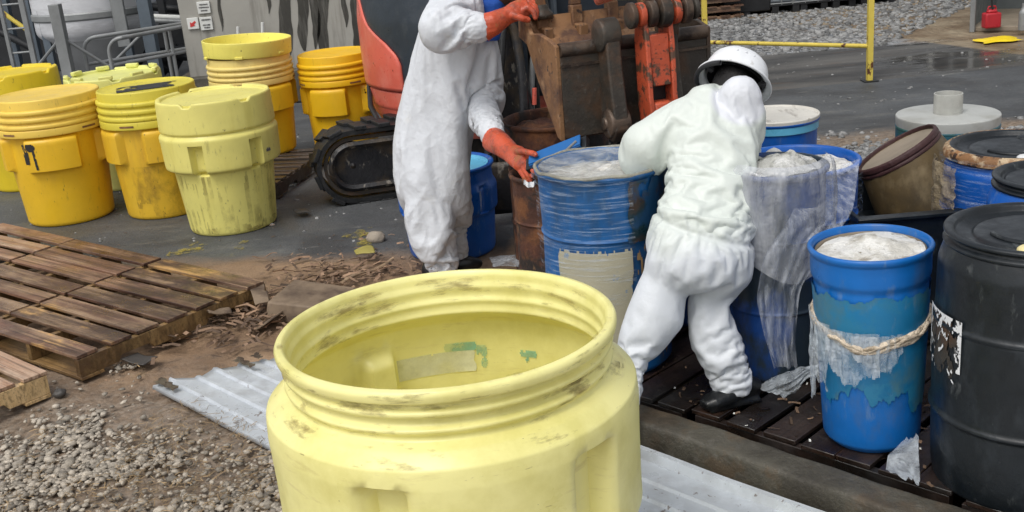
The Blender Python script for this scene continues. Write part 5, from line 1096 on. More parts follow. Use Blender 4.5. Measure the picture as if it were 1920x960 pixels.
    # hinge ears on the viewer's side
    def ear(a_, m_, th=.05):
        pts = [(-.02, zt+.10), (.05, zt+.115), (.10, zt+.06), (.11, zt-.10), (.145, zt-.30), (.16, zt-.40), (.12, zt-.46), (.04, zt-.45), (-.01, zt-.36), (-.01, zt-.1)]
        mb = MB(); mb.prism([B(a_, -d, z) for d, z in pts], 0, wv*th); e = obj('hinge_ear', mb, M[m_], bk, bevel=.010, seg=3)
        T = align(wv, (0, 0, 1)); mb = MB(); mb.lathe(fillet([(.001, -.03), (.028, -.03), (.032, -.02), (.048, -.018), (.068, -.012), (.072, .0), (.072, th+.01), (.05, th+.02), (.001, th+.02)], .004), 36, T=(T, B(a_, -.085, zt-.37))); obj('lower_boss', mb, M['pin'], e)
        mb = MB(); mb.lathe(fillet([(.001, -.022), (.04, -.022), (.075, -.012), (.078, .0), (.078, th+.005), (.001, th+.01)], .005), 36, T=(T, B(a_, -.03, zt+.04))); obj('upper_boss', mb, M['bucketdark'], e)
    ear(.215, 'bucketdark', .075); ear(.545, 'bucketdark', .04)
    # orange coupler between the ears
    def cpl(d, z): return d, z
    mb = MB()
    poly = [(.06, zt+.16), (.14, zt+.17), (.17, zt-.02), (.18, zt-.26), (.20, zt-.34), (.17, zt-.42), (.08, zt-.42), (.05, zt-.30), (.04, zt-.0)]
    for a_ in (.385, .51): mb.prism([B(a_, -d, z) for d, z in poly], 0, wv*.025)
    cp = obj('coupler', mb, M['redo'], t, bevel=.006)
    mb = MB(); mb.prism([B(.4105, -d, z) for d, z in [(.10, zt+.03), (.155, zt+.03), (.17, zt-.21), (.12, zt-.21)]], 0, wv*.099); obj('coupler_plate', mb, M['redo'], cp, bevel=.006)
    mb = MB(); mb.prism([B(.4105, -d, z) for d, z in [(.06, zt-.21), (.10, zt-.21), (.10, zt-.29), (.06, zt-.29)]], 0, wv*.099); obj('coupler_slot', mb, M['darksteel'], cp)
    mb = MB(); mb.prism([B(.4105, -d, z) for d, z in [(.10, zt-.285), (.182, zt-.285), (.198, zt-.34), (.165, zt-.415), (.09, zt-.415)]], 0, wv*.099); obj('coupler_nose', mb, M['redo'], cp, bevel=.01)
    T = align(wv, (0, 0, 1))
    mb = MB(); mb.lathe([(.001, 0), (.016, 0), (.016, .012), (.001, .012)], 16, T=(align(vv), B(.46, -.19, zt-.355))); obj('bolt', mb, M['pin'], cp)
    # row of pin bosses on top
    row = [(.315, .040, .060, 'bucketdark'), (.36, .042, .056, 'redo'), (.407, .05, .064, 'pin'), (.462, .065, .072, 'bucketdark'), (.533, .045, .062, 'redo'), (.583, .05, .066, 'pin'), (.638, .035, .052, 'bucketdark')]
    pc = P(1235, 28, 5.05)
    for a_, l_, r_, m_ in row:
        c = B(a_, -.13, 0); c[2] = zt+.125; mb = MB(); mb.lathe(fillet([(.001, 0), (r_*.6, 0), (r_, .008), (r_, l_-.008), (r_*.7, l_), (.001, l_)], .005), 32, T=(T, c)); obj('pin_boss', mb, M[m_], cp)
    for a_ in (.43, .555):
        c = B(a_, -.13, zt+.195); mb = MB(); mb.lathe([(.001, .0), (.022, 0), (.022, .03), (.014, .03), (.014, .015), (.001, .015)], 20, T=(np.eye(3), c)); obj('grease_port', mb, M['redo'], cp)
    # stick (arm) going up and back, out of the frame
    mb = MB(); c0 = B(.33, -.06, zt+.20); c1 = np.array([.62, 6.0, 3.2]); mb.beam(B(.30, .0, zt+.20), B(.22, .25, zt+.75), .12, .15, (1, 0, 0)); mb.beam(B(.22, .25, zt+.75), c1, .18, .22, (1, 0, 0)); obj('arm', mb, M['red'], t, bevel=.015)
    mb = MB(); mb.beam(B(.58, -.14, zt+.17), B(.56, .3, zt+.9), .05, .07, (1, 0, 0)); obj('tipping_link', mb, M['pin'], t, bevel=.01)
    return B, zt, zr, dr
M['scrape'] = mat('worn_pale_lettering', (.62, .30, .22), rough=.6, var=.2)
BK = excavator()

# blue channel piece held by the first worker
t = thing('plastic_channel', 'bright blue channel with black underside held over the central drum by the first worker', 'channel', P(1030, 288, 4.9))
a, b_ = P(992, 300, 5.05), P(1088, 262, 4.95); d = (b_-a)/np.linalg.norm(b_-a); upn = np.array([-.10, -.55, .83]); upn -= d*np.dot(upn, d); upn /= np.linalg.norm(upn); s = np.cross(upn, d)
rot = np.stack([d, s, upn], 1); L_ = np.linalg.norm(b_-a)
mb = MB(); mb.box((a+b_)/2, (L_, .062, .010), rot); mb.box((a+b_)/2-s*.036-upn*.02, (L_, .006, .045), rot); obj('blue_face', mb, M['bluepaint'], t, bevel=.003)
mb = MB(); mb.box((a+b_)/2-upn*.026-s*.0-np.array([0, 0, .008]), (L_+.05, .072, .034), rot); obj('black_backing', mb, M['black'], t, bevel=.003)
mb = MB(); mb.tube([P(1056, 287, 4.85), P(1080, 265, 4.9)], .006, 6); obj('wire_edge', mb, M['steel'], t)

# ------------------------------------------------------------------ people
def loft(mb, secs, n=28, xdir=(1, 0, 0), pw=2.3):
    "secs: (centre, half width, half depth) ; cross-sections perpendicular-ish to the chain"
    cs = np.array([s[0] for s in secs], float); tg = np.gradient(cs, axis=0); tg /= np.linalg.norm(tg, axis=1)[:, None]; xd = np.array(xdir, float); q = []
    th = np.linspace(0, 2*PI, n, endpoint=False); cx = np.sign(np.cos(th))*np.abs(np.cos(th))**(2/pw); sy = np.sign(np.sin(th))*np.abs(np.sin(th))**(2/pw)
    for (c, a, b_), t_ in zip(secs, tg):
        x = xd-t_*np.dot(xd, t_); x /= np.linalg.norm(x); y = np.cross(t_, x); q.append(np.array(c)+a*cx[:, None]*x+b_*sy[:, None]*y)
    b0 = mb.n; m = len(secs); mb.grid(q, cv=True); mb.f.append(tuple(b0+i for i in range(n-1, -1, -1))); mb.f.append(tuple(b0+(m-1)*n+i for i in range(n)))
def cap(mb, a, b_, r0, r1, n=20):
    a = np.array(a, float); b_ = np.array(b_, float); s = np.linspace(0, 1, 7); mb.tube([a+(b_-a)*k for k in s], [r0+(r1-r0)*k for k in s], n); mb.ball(a, r0*.99, n); mb.ball(b_, r1*.99, n)
def fuse(mb, voxel, it=4, fac=.5):
    me = bpy.data.meshes.new('tmp'); setmesh(me, np.vstack(mb.v), mb.f); o = bpy.data.objects.new('tmp', me); col.objects.link(o)
    m = o.modifiers.new('r', 'REMESH'); m.mode = 'VOXEL'; m.voxel_size = voxel; m.use_smooth_shade = True
    s = o.modifiers.new('s', 'SMOOTH'); s.factor = fac; s.iterations = it
    dg = bpy.context.evaluated_depsgraph_get(); e = o.evaluated_get(dg); me2 = bpy.data.meshes.new_from_object(e); bpy.data.objects.remove(o); bpy.data.meshes.remove(me); return me2
def finish(me, name, mt, parent, disp=None, smooth=180):
    n = len(me.vertices); co = np.empty(n*3); me.vertices.foreach_get('co', co); co = co.reshape(-1, 3); no = np.empty(n*3); me.vertices.foreach_get('normal', no); no = no.reshape(-1, 3)
    if disp is not None: co = co+no*disp(co, no)[:, None]
    co = co-wloc(parent); me.vertices.foreach_set('co', co.reshape(-1)); me.update(); me.materials.clear(); me.materials.append(mt); me.name = name
    for p in me.polygons: p.use_smooth = True
    o = bpy.data.objects.new(name, me); col.objects.link(o); o.parent = parent; return o
RT = [np.array((Matrix.Rotation(.7*k+.5, 3, 'X') @ Matrix.Rotation(1.1*k+.8, 3, 'Y') @ Matrix.Rotation(.9*k, 3, 'Z'))) for k in range(6)]
def crumple(co, no, amp=1., st=(1, 1, .75), seed=0):
    "cloth folds: long thin ridges in several directions, broad hollows between them"
    w_ = .09*np.stack([vnoise(co*4, seed)-.5, vnoise(co*4+9, seed+1)-.5, vnoise(co*4+17, seed+2)-.5], -1); wp = co+w_; out = 0
    for k, (sc_, an, am, pw) in enumerate(((5.5, 2.6, .015, 3.), (6.5, 3.0, .012, 3.5), (11, 2.4, .008, 4), (12, 2.8, .007, 4), (21, 2., .0035, 4))):
        q = wp @ RT[k].T*sc_; q[:, 0] /= an; m = sstep(vnoise(wp*3.3+k*7, seed+20+k), .3, .62); out = out+am*m*(ridge(q, seed+3+k)**pw-.18)
    return amp*(out+.010*(vnoise(wp @ RT[5].T*4, seed+6)-.5))
def cloth_suit(me, pin, shrink=-.10, frames=26, inset=.012, bend=6., grav=1., post=1, seed=0):
    "lets an oversized coverall settle over the body: real folds instead of noise"
    n = len(me.vertices); co = np.empty(n*3); me.vertices.foreach_get('co', co); co = co.reshape(-1, 3); no = np.empty(n*3); me.vertices.foreach_get('normal', no); no = no.reshape(-1, 3)
    body = me.copy(); body.vertices.foreach_set('co', (co-no*inset).reshape(-1)); body.update()
    c2 = co+no*(.004*(vnoise(co*23, seed)-.5))[:, None]; me.vertices.foreach_set('co', c2.reshape(-1)); me.update()
    b = bpy.data.objects.new('tmp_body', body); col.objects.link(b); bm = b.modifiers.new('c', 'COLLISION'); b.collision.thickness_outer = .003; b.collision.cloth_friction = 8; b.collision.damping = .5
    o = bpy.data.objects.new('tmp_cloth', me); col.objects.link(o); vg = o.vertex_groups.new(name='pin'); wts = pin(co)
    for i in np.nonzero(wts > .01)[0]: vg.add([int(i)], float(wts[i]), 'REPLACE')
    m = o.modifiers.new('cloth', 'CLOTH'); st = m.settings; st.quality = 5; st.mass = .12; st.tension_stiffness = 25; st.compression_stiffness = 25; st.shear_stiffness = 15; st.bending_stiffness = bend
    st.tension_damping = 15; st.compression_damping = 15; st.shear_damping = 10; st.bending_damping = .8; st.air_damping = 3
    st.vertex_group_mass = 'pin'; st.pin_stiffness = 1; st.shrink_min = shrink; st.shrink_max = shrink; st.effector_weights.gravity = grav
    m.collision_settings.use_collision = True; m.collision_settings.distance_min = .004; m.collision_settings.collision_quality = 2; m.collision_settings.use_self_collision = False
    m.point_cache.frame_start = 1; m.point_cache.frame_end = frames+2
    for f in range(1, frames+1): C.frame_set(f)
    dg = bpy.context.evaluated_depsgraph_get(); r = bpy.data.meshes.new_from_object(o.evaluated_get(dg)); bpy.data.objects.remove(o); bpy.data.objects.remove(b)
    t = bpy.data.objects.new('tmp2', r); col.objects.link(t); 
    if post: sm = t.modifiers.new('sm', 'SMOOTH'); sm.factor = .35; sm.iterations = post
    ss = t.modifiers.new('ss', 'SUBSURF'); ss.levels = 1; ss.render_levels = 1
    dg = bpy.context.evaluated_depsgraph_get(); r2 = bpy.data.meshes.new_from_object(t.evaluated_get(dg)); bpy.data.objects.remove(t); C.frame_set(1); return r2
def pin_at(co, pts, r0, r1):
    "pin weight 1 within r0 of the points, 0 beyond r1"
    d = np.min(np.linalg.norm(co[:, None]-np.array(pts)[None], axis=2), axis=1); return 1-sstep(d, r0, r1)
def body_section(rows, Y, dz=1.0, depth=.8):
    out = []
    for r_ in rows:
        y, l, rgt = r_[:3]; Yk = r_[3] if len(r_) > 3 else Y; dp = r_[4] if len(r_) > 4 else depth; c = P((l+rgt)/2, y, Yk); hw = pm((rgt-l)/2, Yk)-.013; out.append((c, hw, hw*dp))
    return out
def hand(mb, wrist, palm, fingers, thumb, rp=.036, rf=.0115):
    "closed rubber-gloved hand: palm block, four finger chains and a thumb"
    w_, p_ = np.array(wrist, float), np.array(palm, float); d = p_-w_; d /= np.linalg.norm(d)
    cap(mb, w_, w_+(p_-w_)*.5, rp*.85, rp*.95, 14)
    for ch in fingers+[thumb]:
        ch = [np.array(c) for c in ch]; r_ = rf*(1.12 if ch is fingers else 1.0)
        for k in range(len(ch)-1): cap(mb, ch[k], ch[k+1], r_*(1.12-.08*k), r_*(1.04-.08*k), 10)
    ks = [np.array(f[0]) for f in fingers]
    for k in ks: cap(mb, w_+(ks[0]-w_)*0, k, rp*.62, rf*1.25, 12)

def worker_one():
    base = G(828, 518); base[1] = 5.95
    t = thing('person', 'worker in white coverall and orange gloves gripping the bucket edge, seen from the side', 'person', (base[0], 5.95, 0))
    mb = MB()
    torso = body_section([(-30, 815, 905, 5.9, .75), (5, 803, 912, 5.9, .8), (45, 790, 918, 5.9, .85), (90, 778, 915, 5.92, .8), (140, 763, 902, 5.93, .75), (190, 748, 890, 5.95, .72), (235, 736, 884, 5.95, .75), (285, 730, 882, 5.95, .78), (325, 736, 880, 5.95, .72), (350, 745, 874, 5.95, .6)], 5.95)
    loft(mb, torso, 32)
    near = body_section([(290, 745, 835, 5.92, .5), (345, 744, 850, 5.88, .85), (390, 757, 850, 5.84), (430, 774, 852, 5.84), (465, 788, 860, 5.84), (490, 794, 864, 5.84), (503, 796, 866, 5.84)], 5.85, depth=.95)
    far = body_section([(290, 800, 870, 6.0, .5), (345, 800, 880, 6.02, .9), (390, 812, 877, 6.06), (430, 824, 876, 6.06), (465, 834, 880, 6.06), (490, 842, 880, 6.06), (500, 844, 880, 6.06)], 6.05, depth=.95)
    loft(mb, near, 24); loft(mb, far, 24)
    # near arm: shoulder, elbow out, forearm to the bucket edge
    cap(mb, P(862, 10, 5.78), P(828, 42, 5.55), pm(44, 5.7), pm(37, 5.6)); cap(mb, P(828, 42, 5.55), P(895, 52, 5.50), pm(36, 5.5), pm(28, 5.5))
    # far arm
    cap(mb, P(892, 75, 5.90), P(912, 165, 5.88), pm(36, 5.8), pm(30, 5.8)); cap(mb, P(912, 165, 5.88), P(903, 205, 5.80), pm(30, 5.8), pm(28, 5.7)); cap(mb, P(905, 200, 5.8), P(925, 255, 5.55), pm(28, 5.7), pm(23, 5.5))
    me = fuse(mb, .0118, 6)
    hems = [P(826, 503, 5.84), P(862, 500, 6.06)]; wr = [P(897, 52, 5.5), P(925, 255, 5.55)]; top = [P(855, -25, 5.9)]
    me = cloth_suit(me, lambda co: np.maximum(np.maximum(pin_at(co, wr, .06, .10), pin_at(co, top, .16, .24)), pin_at(co, hems, .055, .095)), shrink=-.15, frames=26, grav=.9, seed=3, bend=7., post=0)
    finish(me, 'coverall', M['suitA'], t, lambda co, no: crumple(co, no, .28+.35*sstep(-co[:, 2], -.9, -.3), seed=2))
    # neck, head and shirt
    mb = MB(); hc = P(946, -28, 5.85); cap(mb, P(880, 0, 5.9), P(920, -12, 5.88), .07, .065); mb.ball(hc, (.088, .085, .115), 24, rotm('Y', .7)); cap(mb, hc+[.03, -.01, -.03], hc+[.065, -.01, -.085], .05, .035); mb.ball(hc+[.095, -.02, -.05], .018, 10); mb.ball(hc+[.0, -.085, -.01], (.02, .012, .03), 10)
    me = fuse(mb, .007, 4); finish(me, 'head', M['skin'], t)
    mb = MB(); mb.lathe(fillet([(.135, -.005), (.14, .0), (.11, .012), (.108, .05), (.09, .10), (.05, .13), (.001, .14)], .02), 40, T=(align((.45, 0, .9)), hc+[-.0, 0, .03])); obj('hard_hat', mb, M['hat'], t)
    mb = MB(); loft(mb, [(P(905, -8, 5.86), .07, .07), (P(918, 12, 5.84), .075, .07), (P(921, 45, 5.83), .06, .05), (P(920, 75, 5.83), .045, .04)], 20); me = fuse(mb, .008, 2); finish(me, 'shirt', M['bluecloth'], t, lambda c, n: .6*crumple(c, n, 1, seed=9))
    # glove on the bucket
    mb = MB(); Yh = 5.56
    w0 = P(905, 53, 5.5); w1 = P(950, 30, 5.53); 
    loft(mb, [(w0, pm(25, 5.5), pm(23, 5.5)), (P(925, 44, 5.5), pm(21, 5.5), pm(20, 5.5)), (w1, pm(15, 5.5), pm(14, 5.5)), (P(962, 25, 5.54), pm(14, 5.5), pm(13, 5.5))], 20, xdir=(.35, 0, .94))
    loft(mb, [(w1, pm(14, 5.5), pm(13, 5.5)), (P(965, 22, 5.54), pm(17, 5.5), pm(12, 5.5)), (P(982, 15, 5.56), pm(17, 5.5), pm(9, 5.5)), (P(991, 12, 5.56), pm(13, 5.5), pm(7, 5.5))], 18, xdir=(.3, .5, .8))
    for k, (dy, yy) in enumerate(((-2, 5.68), (1, 5.63), (5, 5.58), (9, 5.53))):
        a0 = P(978, 12+dy, yy); a1 = P(993-k, 3+dy*1.2, yy); a2 = P(1004-k, 10+dy*1.4, yy-.01); a3 = P(1007-k, 23+dy*1.2, yy-.015)
        for p0, p1, ra, rb in ((a0, a1, .0145, .0135), (a1, a2, .0135, .0125), (a2, a3, .0125, .0115)): cap(mb, p0, p1, ra, rb, 10)
    for p0, p1, ra, rb in ((P(962, 28, 5.5), P(978, 34, 5.49), .016, .0145), (P(978, 34, 5.49), P(990, 37, 5.5), .0145, .012)): cap(mb, p0, p1, ra, rb, 10)
    me = fuse(mb, .0045, 2); finish(me, 'glove', M['glove'], t, lambda c, n: .25*crumple(c, n, 1, seed=4))
    # glove on the blue channel
    mb = MB()
    loft(mb, [(P(925, 262, 5.52), pm(24, 5.5), pm(23, 5.5)), (P(940, 272, 5.42), pm(21, 5.4), pm(20, 5.4)), (P(957, 286, 5.32), pm(17, 5.3), pm(16, 5.3)), (P(966, 293, 5.28), pm(16, 5.3), pm(14, 5.3))], 20, xdir=(.6, 0, .8))
    loft(mb, [(P(955, 284, 5.33), pm(16, 5.3), pm(13, 5.3)), (P(968, 293, 5.25), pm(20, 5.3), pm(12, 5.3)), (P(980, 302, 5.17), pm(20, 5.2), pm(10, 5.3)), (P(985, 309, 5.14), pm(14, 5.2), pm(8, 5.3))], 18, xdir=(.7, 0, .7))
    for k, (q0, q1, q2, q3) in enumerate((((971, 306), (978, 322), (984, 333), (990, 343)), ((976, 304), (984, 318), (990, 329), (995, 338)), ((982, 302), (989, 314), (994, 323), (997, 331)), ((986, 298), (992, 308), (997, 315), (1000, 322)))):
        yy = [5.2, 5.14-.02*k, 5.10-.02*k, 5.09-.02*k]
        pts = [P(*q, y_) for q, y_ in zip((q0, q1, q2, q3), yy)]
        for j in range(3): cap(mb, pts[j], pts[j+1], .0145-.001*j, .0135-.001*j, 10)
    pts = [P(970, 284, 5.22), P(984, 284, 5.12), P(997, 287, 5.04), P(1004, 290, 5.01)]
    for j in range(3): cap(mb, pts[j], pts[j+1], .0165-.0015*j, .015-.0015*j, 10)
    me = fuse(mb, .0045, 2); finish(me, 'glove', M['glove'], t, lambda c, n: .3*crumple(c, n, 1, seed=14))
    # boots under the cuffs
    for px, Y in ((822, 5.84), (852, 6.06)):
        c = P(px, 500, Y); mb = MB(); mb.ball((c[0]+.03, Y-.02, .05), (.14, .052, .055), 20); mb.ball((c[0]-.03, Y, .09), (.07, .055, .09), 16); me = fuse(mb, .008, 3)
        co_ = finish(me, 'boot', M['boot'], t)
worker_one()
# torn white scrap held below the glove
mb = MB(); g = np.array([[P(982+u*22, 336+v*10+6*math.sin(u*3), 5.02-.02*u) for v in np.linspace(0, 1, 4)] for u in np.linspace(0, 1, 9)]); g[..., 1] += .01*np.sin(np.arange(9)*1.7)[:, None]; mb.grid(g); o = obj('paper_scrap', mb, M['paper'], smooth=60, loc=g[0, 0]); tag(o, 'small white torn scrap hanging below the lower orange glove', 'scrap')

def worker_two():
    t = thing('person', 'worker in white coverall and white hard hat bending over the drums, back to camera', 'person', (.75, 3.9, 0))
    mb = MB()
    torso = body_section([(190, 1325, 1420, 4.32, .6), (206, 1278, 1428, 4.30, .62), (235, 1250, 1428, 4.26, .66), (275, 1247, 1426, 4.20, .7), (320, 1247, 1420, 4.14, .72), (360, 1243, 1414, 4.08, .74), (392, 1232, 1411, 4.04, .76), (425, 1214, 1416, 4.0, .8), (460, 1203, 1420, 3.97, .82), (495, 1206, 1410, 3.96, .78), (525, 1216, 1375, 3.96, .7)], 4)
    loft(mb, torso, 36, pw=2.6)
    mb.ball(P(1310, 480, 3.93), (pm(100, 3.9), .155, .12), 24)
    left = body_section([(480, 1215, 1295, 3.95, .6), (530, 1194, 1298, 3.92), (575, 1176, 1290, 3.89), (615, 1160, 1258, 3.86), (650, 1152, 1234, 3.84), (690, 1150, 1218, 3.81), (735, 1150, 1211, 3.78), (785, 1148, 1202, 3.76), (835, 1144, 1196, 3.745)], 3.9, depth=.95)
    right = body_section([(480, 1300, 1400, 3.96, .6), (525, 1284, 1385, 3.96), (560, 1283, 1372, 3.94), (605, 1288, 1382, 3.92), (650, 1300, 1402, 3.90), (690, 1316, 1412, 3.89), (716, 1324, 1417, 3.88), (735, 1330, 1420, 3.88)], 3.9, depth=.95)
    loft(mb, left, 24); loft(mb, right, 24)
    cap(mb, P(1300, 222, 4.28), P(1215, 262, 4.26), pm(46, 4.28), pm(40, 4.26)); cap(mb, P(1215, 262, 4.26), P(1203, 284, 4.30), pm(42, 4.26), pm(40, 4.3)); cap(mb, P(1205, 280, 4.3), P(1222, 268, 4.5), pm(38, 4.3), pm(28, 4.5))
    cap(mb, P(1392, 225, 4.36), P(1392, 300, 4.46), pm(36, 4.3), pm(32, 4.4)); cap(mb, P(1392, 300, 4.46), P(1330, 300, 4.62), pm(31, 4.4), pm(26, 4.5))
    cap(mb, P(1368, 200, 4.30), P(1378, 185, 4.33), .085, .075)
    mb.ball(P(1386, 184, 4.23), (pm(38, 4.27), .06, pm(42, 4.27)), 28, rotm('Y', .25)); mb.ball(P(1400, 212, 4.23), (pm(32, 4.27), .06, pm(34, 4.27)), 20); cap(mb, P(1408, 245, 4.24), P(1400, 212, 4.23), .05, .062); cap(mb, P(1352, 200, 4.27), P(1400, 226, 4.22), .045, .06)
    me = fuse(mb, .0112, 6)
    A_, B_ = P(1216, 398, 4.0), P(1414, 446, 4.0)
    hems = [P(1168, 838, 3.745), P(1376, 735, 3.88)]; wr = [P(1222, 268, 4.5), P(1330, 300, 4.62)]; hd = [P(1386, 165, 4.23), P(1300, 195, 4.3)]
    def pin(co):
        s = (co[:, 0]-A_[0])/(B_[0]-A_[0]); dz = co[:, 2]-(A_[2]+(B_[2]-A_[2])*s); waist = (1-sstep(np.abs(dz), .010, .022))*(co[:, 2] > .55)*(co[:, 2] < 1.2)
        return np.maximum(np.maximum(waist, pin_at(co, wr, .06, .10)), np.maximum(pin_at(co, hems, .055, .095), pin_at(co, hd, .05, .09)))
    me = cloth_suit(me, pin, shrink=-.105, frames=26, grav=.8, seed=8, bend=9., post=0)
    def disp(co, no):
        s = (co[:, 0]-A_[0])/(B_[0]-A_[0]); dz = co[:, 2]-(A_[2]+(B_[2]-A_[2])*s); up_ = (co[:, 2] > .55)
        return crumple(co, no, .26, seed=42)+up_*(-.012*np.exp(-(dz/.014)**2)+np.exp(-(dz/.06)**2)*.006*(ridge(np.stack([co[:, 0]*30, co[:, 1]*20, co[:, 2]*3], -1), 12)**2-.3))
    finish(me, 'coverall', M['suitB'], t, disp)
    hc = P(1372, 166, 4.38); ax_ = np.array([.42, .62, .68]); ax_ /= np.linalg.norm(ax_); T = align(ax_, (1, 0, -.2))
    mb = MB(); mb.ball(hc+ax_*.0, (.080, .095, .10), 24); cap(mb, hc, P(1378, 195, 4.33), .06, .055); mb.ball(hc+[-.075, -.01, -.01], (.012, .025, .035), 10); mb.ball(hc+[-.05, .09, -.03], .025, 12)
    me = fuse(mb, .007, 3); finish(me, 'head', M['hair'], t)
    mb = MB(); mb.ball(hc+[-.045, -.015, -.065], (.045, .05, .055), 16); me = fuse(mb, .006, 2); finish(me, 'cheek', M['skin'], t)
    prof = [(.148, -.012), (.152, -.008), (.150, -.002), (.128, .004), (.118, .014), (.116, .05), (.104, .088), (.078, .117), (.04, .130), (.001, .133)]
    th = np.linspace(0, 2*PI, 72, endpoint=False)
    mb = MB(); mb.lathe(fillet(prof, .01, 3), 72, lambda a, r, z: r*(1+.10*np.abs(np.cos(a))*(1 if r < .125 else .3)) if r > .01 else r+0*a, T=(T, hc+ax_*.035)); h_ = obj('hard_hat', mb, M['hat'], t); s = h_.modifiers.new('thick', 'SOLIDIFY'); s.thickness = .004; s.offset = -1
    for off in (-.035, 0, .035):        # moulded ridges
        u = np.linspace(-1.15, 1.15, 24); pts = [hc+ax_*.035+T@np.array([off, .114*math.sin(k), .02+.116*math.cos(k)]) for k in u]; mb = MB(); mb.tube(pts, .009 if off == 0 else .006, 8); obj('ridge', mb, M['hat'], h_, smooth=180)
    mb = MB(); mb.lathe([(.112, .0), (.105, .02), (.098, .07), (.07, .105), (.001, .118)], 48, T=(T, hc+ax_*.035)); obj('lining', mb, M['hatin'], h_)
    for a_ in (R(200), R(330), R(80)):
        q = hc+ax_*.03+T@np.array([.118*math.cos(a_), .118*math.sin(a_), -.004]); mb = MB(); mb.box(q, (.03, .02, .02), T@rotm('Z', a_)); obj('strap_clip', mb, M['hatin'], h_, bevel=.003)
    mb = MB(); u = np.linspace(R(150), R(235), 14); mb.tube([hc+ax_*.024+T@np.array([.15*math.cos(k), .15*math.sin(k), -.012]) for k in u], .010, 8); obj('visor_bracket', mb, M['darksteel'], h_, smooth=180)
    # right boot, toe to the left
    mb = MB(); c = P(1385, 752, 3.86); z0 = .125
    loft(mb, [((c[0]+.085, 3.89, z0+.035), .03, .035), ((c[0]+.05, 3.885, z0+.045), .045, .048), ((c[0]-.0, 3.87, z0+.045), .050, .047), ((c[0]-.06, 3.84, z0+.035), .050, .034), ((c[0]-.115, 3.815, z0+.030), .046, .028), ((c[0]-.15, 3.80, z0+.026), .026, .018)], 22, xdir=(.3, 1, 0), pw=2.6); cap(mb, (c[0]+.03, 3.885, z0+.04), (c[0]+.01, 3.89, z0+.14), .042, .040)
    mb.box((c[0]-.03, 3.85, z0+.007), (.22, .09, .020), rotm('Z', .28))
    me = fuse(mb, .006, 3); finish(me, 'boot', M['boot'], t)
    mb = MB(); c = P(1168, 845, 3.74); mb.ball((c[0]-.02, 3.68, .075), (.045, .11, .05), 18); cap(mb, (c[0], 3.74, .075), (c[0], 3.74, .14), .04, .038); me = fuse(mb, .007, 3); finish(me, 'boot', M['boot'], t)
    # gloved hand over the drum, hidden from the photograph's side
    mb = MB(); w_ = P(1222, 268, 4.52); loft(mb, [(w_, .05, .05), (w_+[-.02, .05, -.02], .042, .04), (w_+[-.03, .09, -.05], .045, .022), (w_+[-.035, .13, -.07], .035, .016)], 18)
    for k in range(4):
        p0 = w_+[-.065+.022*k, .12, -.065]; p1 = p0+[0, .035, -.02]; p2 = p1+[0, .015, -.03]; cap(mb, p0, p1, .0125, .012, 10); cap(mb, p1, p2, .012, .011, 10)
    cap(mb, w_+[.01, .07, -.04], w_+[.03, .10, -.065], .014, .012, 10)
    me = fuse(mb, .005, 2); finish(me, 'glove', M['glove'], t)
def suitB():
    m = mat('greenish_white_coverall_fabric', (.76, .80, .76), rough=.5, var=.03, vs=3, bump=(.2, 14, 4, .02), transl=.001, roughvar=.08)
    nt = m.node_tree; L = nt.links; b = nt.nodes['Principled BSDF']; old = b.inputs['Base Color'].links[0].from_socket
    g = NN(nt, 'ShaderNodeTexCoord'); sx = NN(nt, 'ShaderNodeSeparateXYZ'); L.new(g.outputs['Object'], sx.inputs[0]); nf = noise_fac(nt, g.outputs['Object'], 4, 0, 1)
    s = mathn(nt, 'ADD', sx.outputs[2], mathn(nt, 'MULTIPLY', nf, .25)); mr = NN(nt, 'ShaderNodeMapRange'); mr.inputs['From Min'].default_value = .85; mr.inputs['From Max'].default_value = 1.0; L.new(s, mr.inputs['Value'])
    c = mixc(nt, mr.outputs[0], (.62, .65, .69), (.63, .675, .63)); dm = NN(nt, 'ShaderNodeVectorMath', operation='DISTANCE'); L.new(g.outputs['Object'], dm.inputs[0]); hp_ = P(1388, 184, 4.2)-np.array([.75, 3.9, 0]); dm.inputs[1].default_value = tuple(hp_); hm = NN(nt, 'ShaderNodeMapRange'); hm.inputs['From Min'].default_value = .10; hm.inputs['From Max'].default_value = .125; L.new(dm.outputs['Value'], hm.inputs['Value']); c = mixc(nt, hm.outputs[0], (.66, .68, .72), c); L.new(c, b.inputs['Base Color']); facets(m, 7, .2, .03)
    for l in list(nt.links):
        if l.to_node.type == 'BSDF_TRANSLUCENT' and l.to_socket.name == 'Color': nt.links.remove(l)
    for n in nt.nodes:
        if n.type == 'BSDF_TRANSLUCENT': L.new(c, n.inputs['Color'])
    return m
M['suitB'] = suitB()
worker_two()

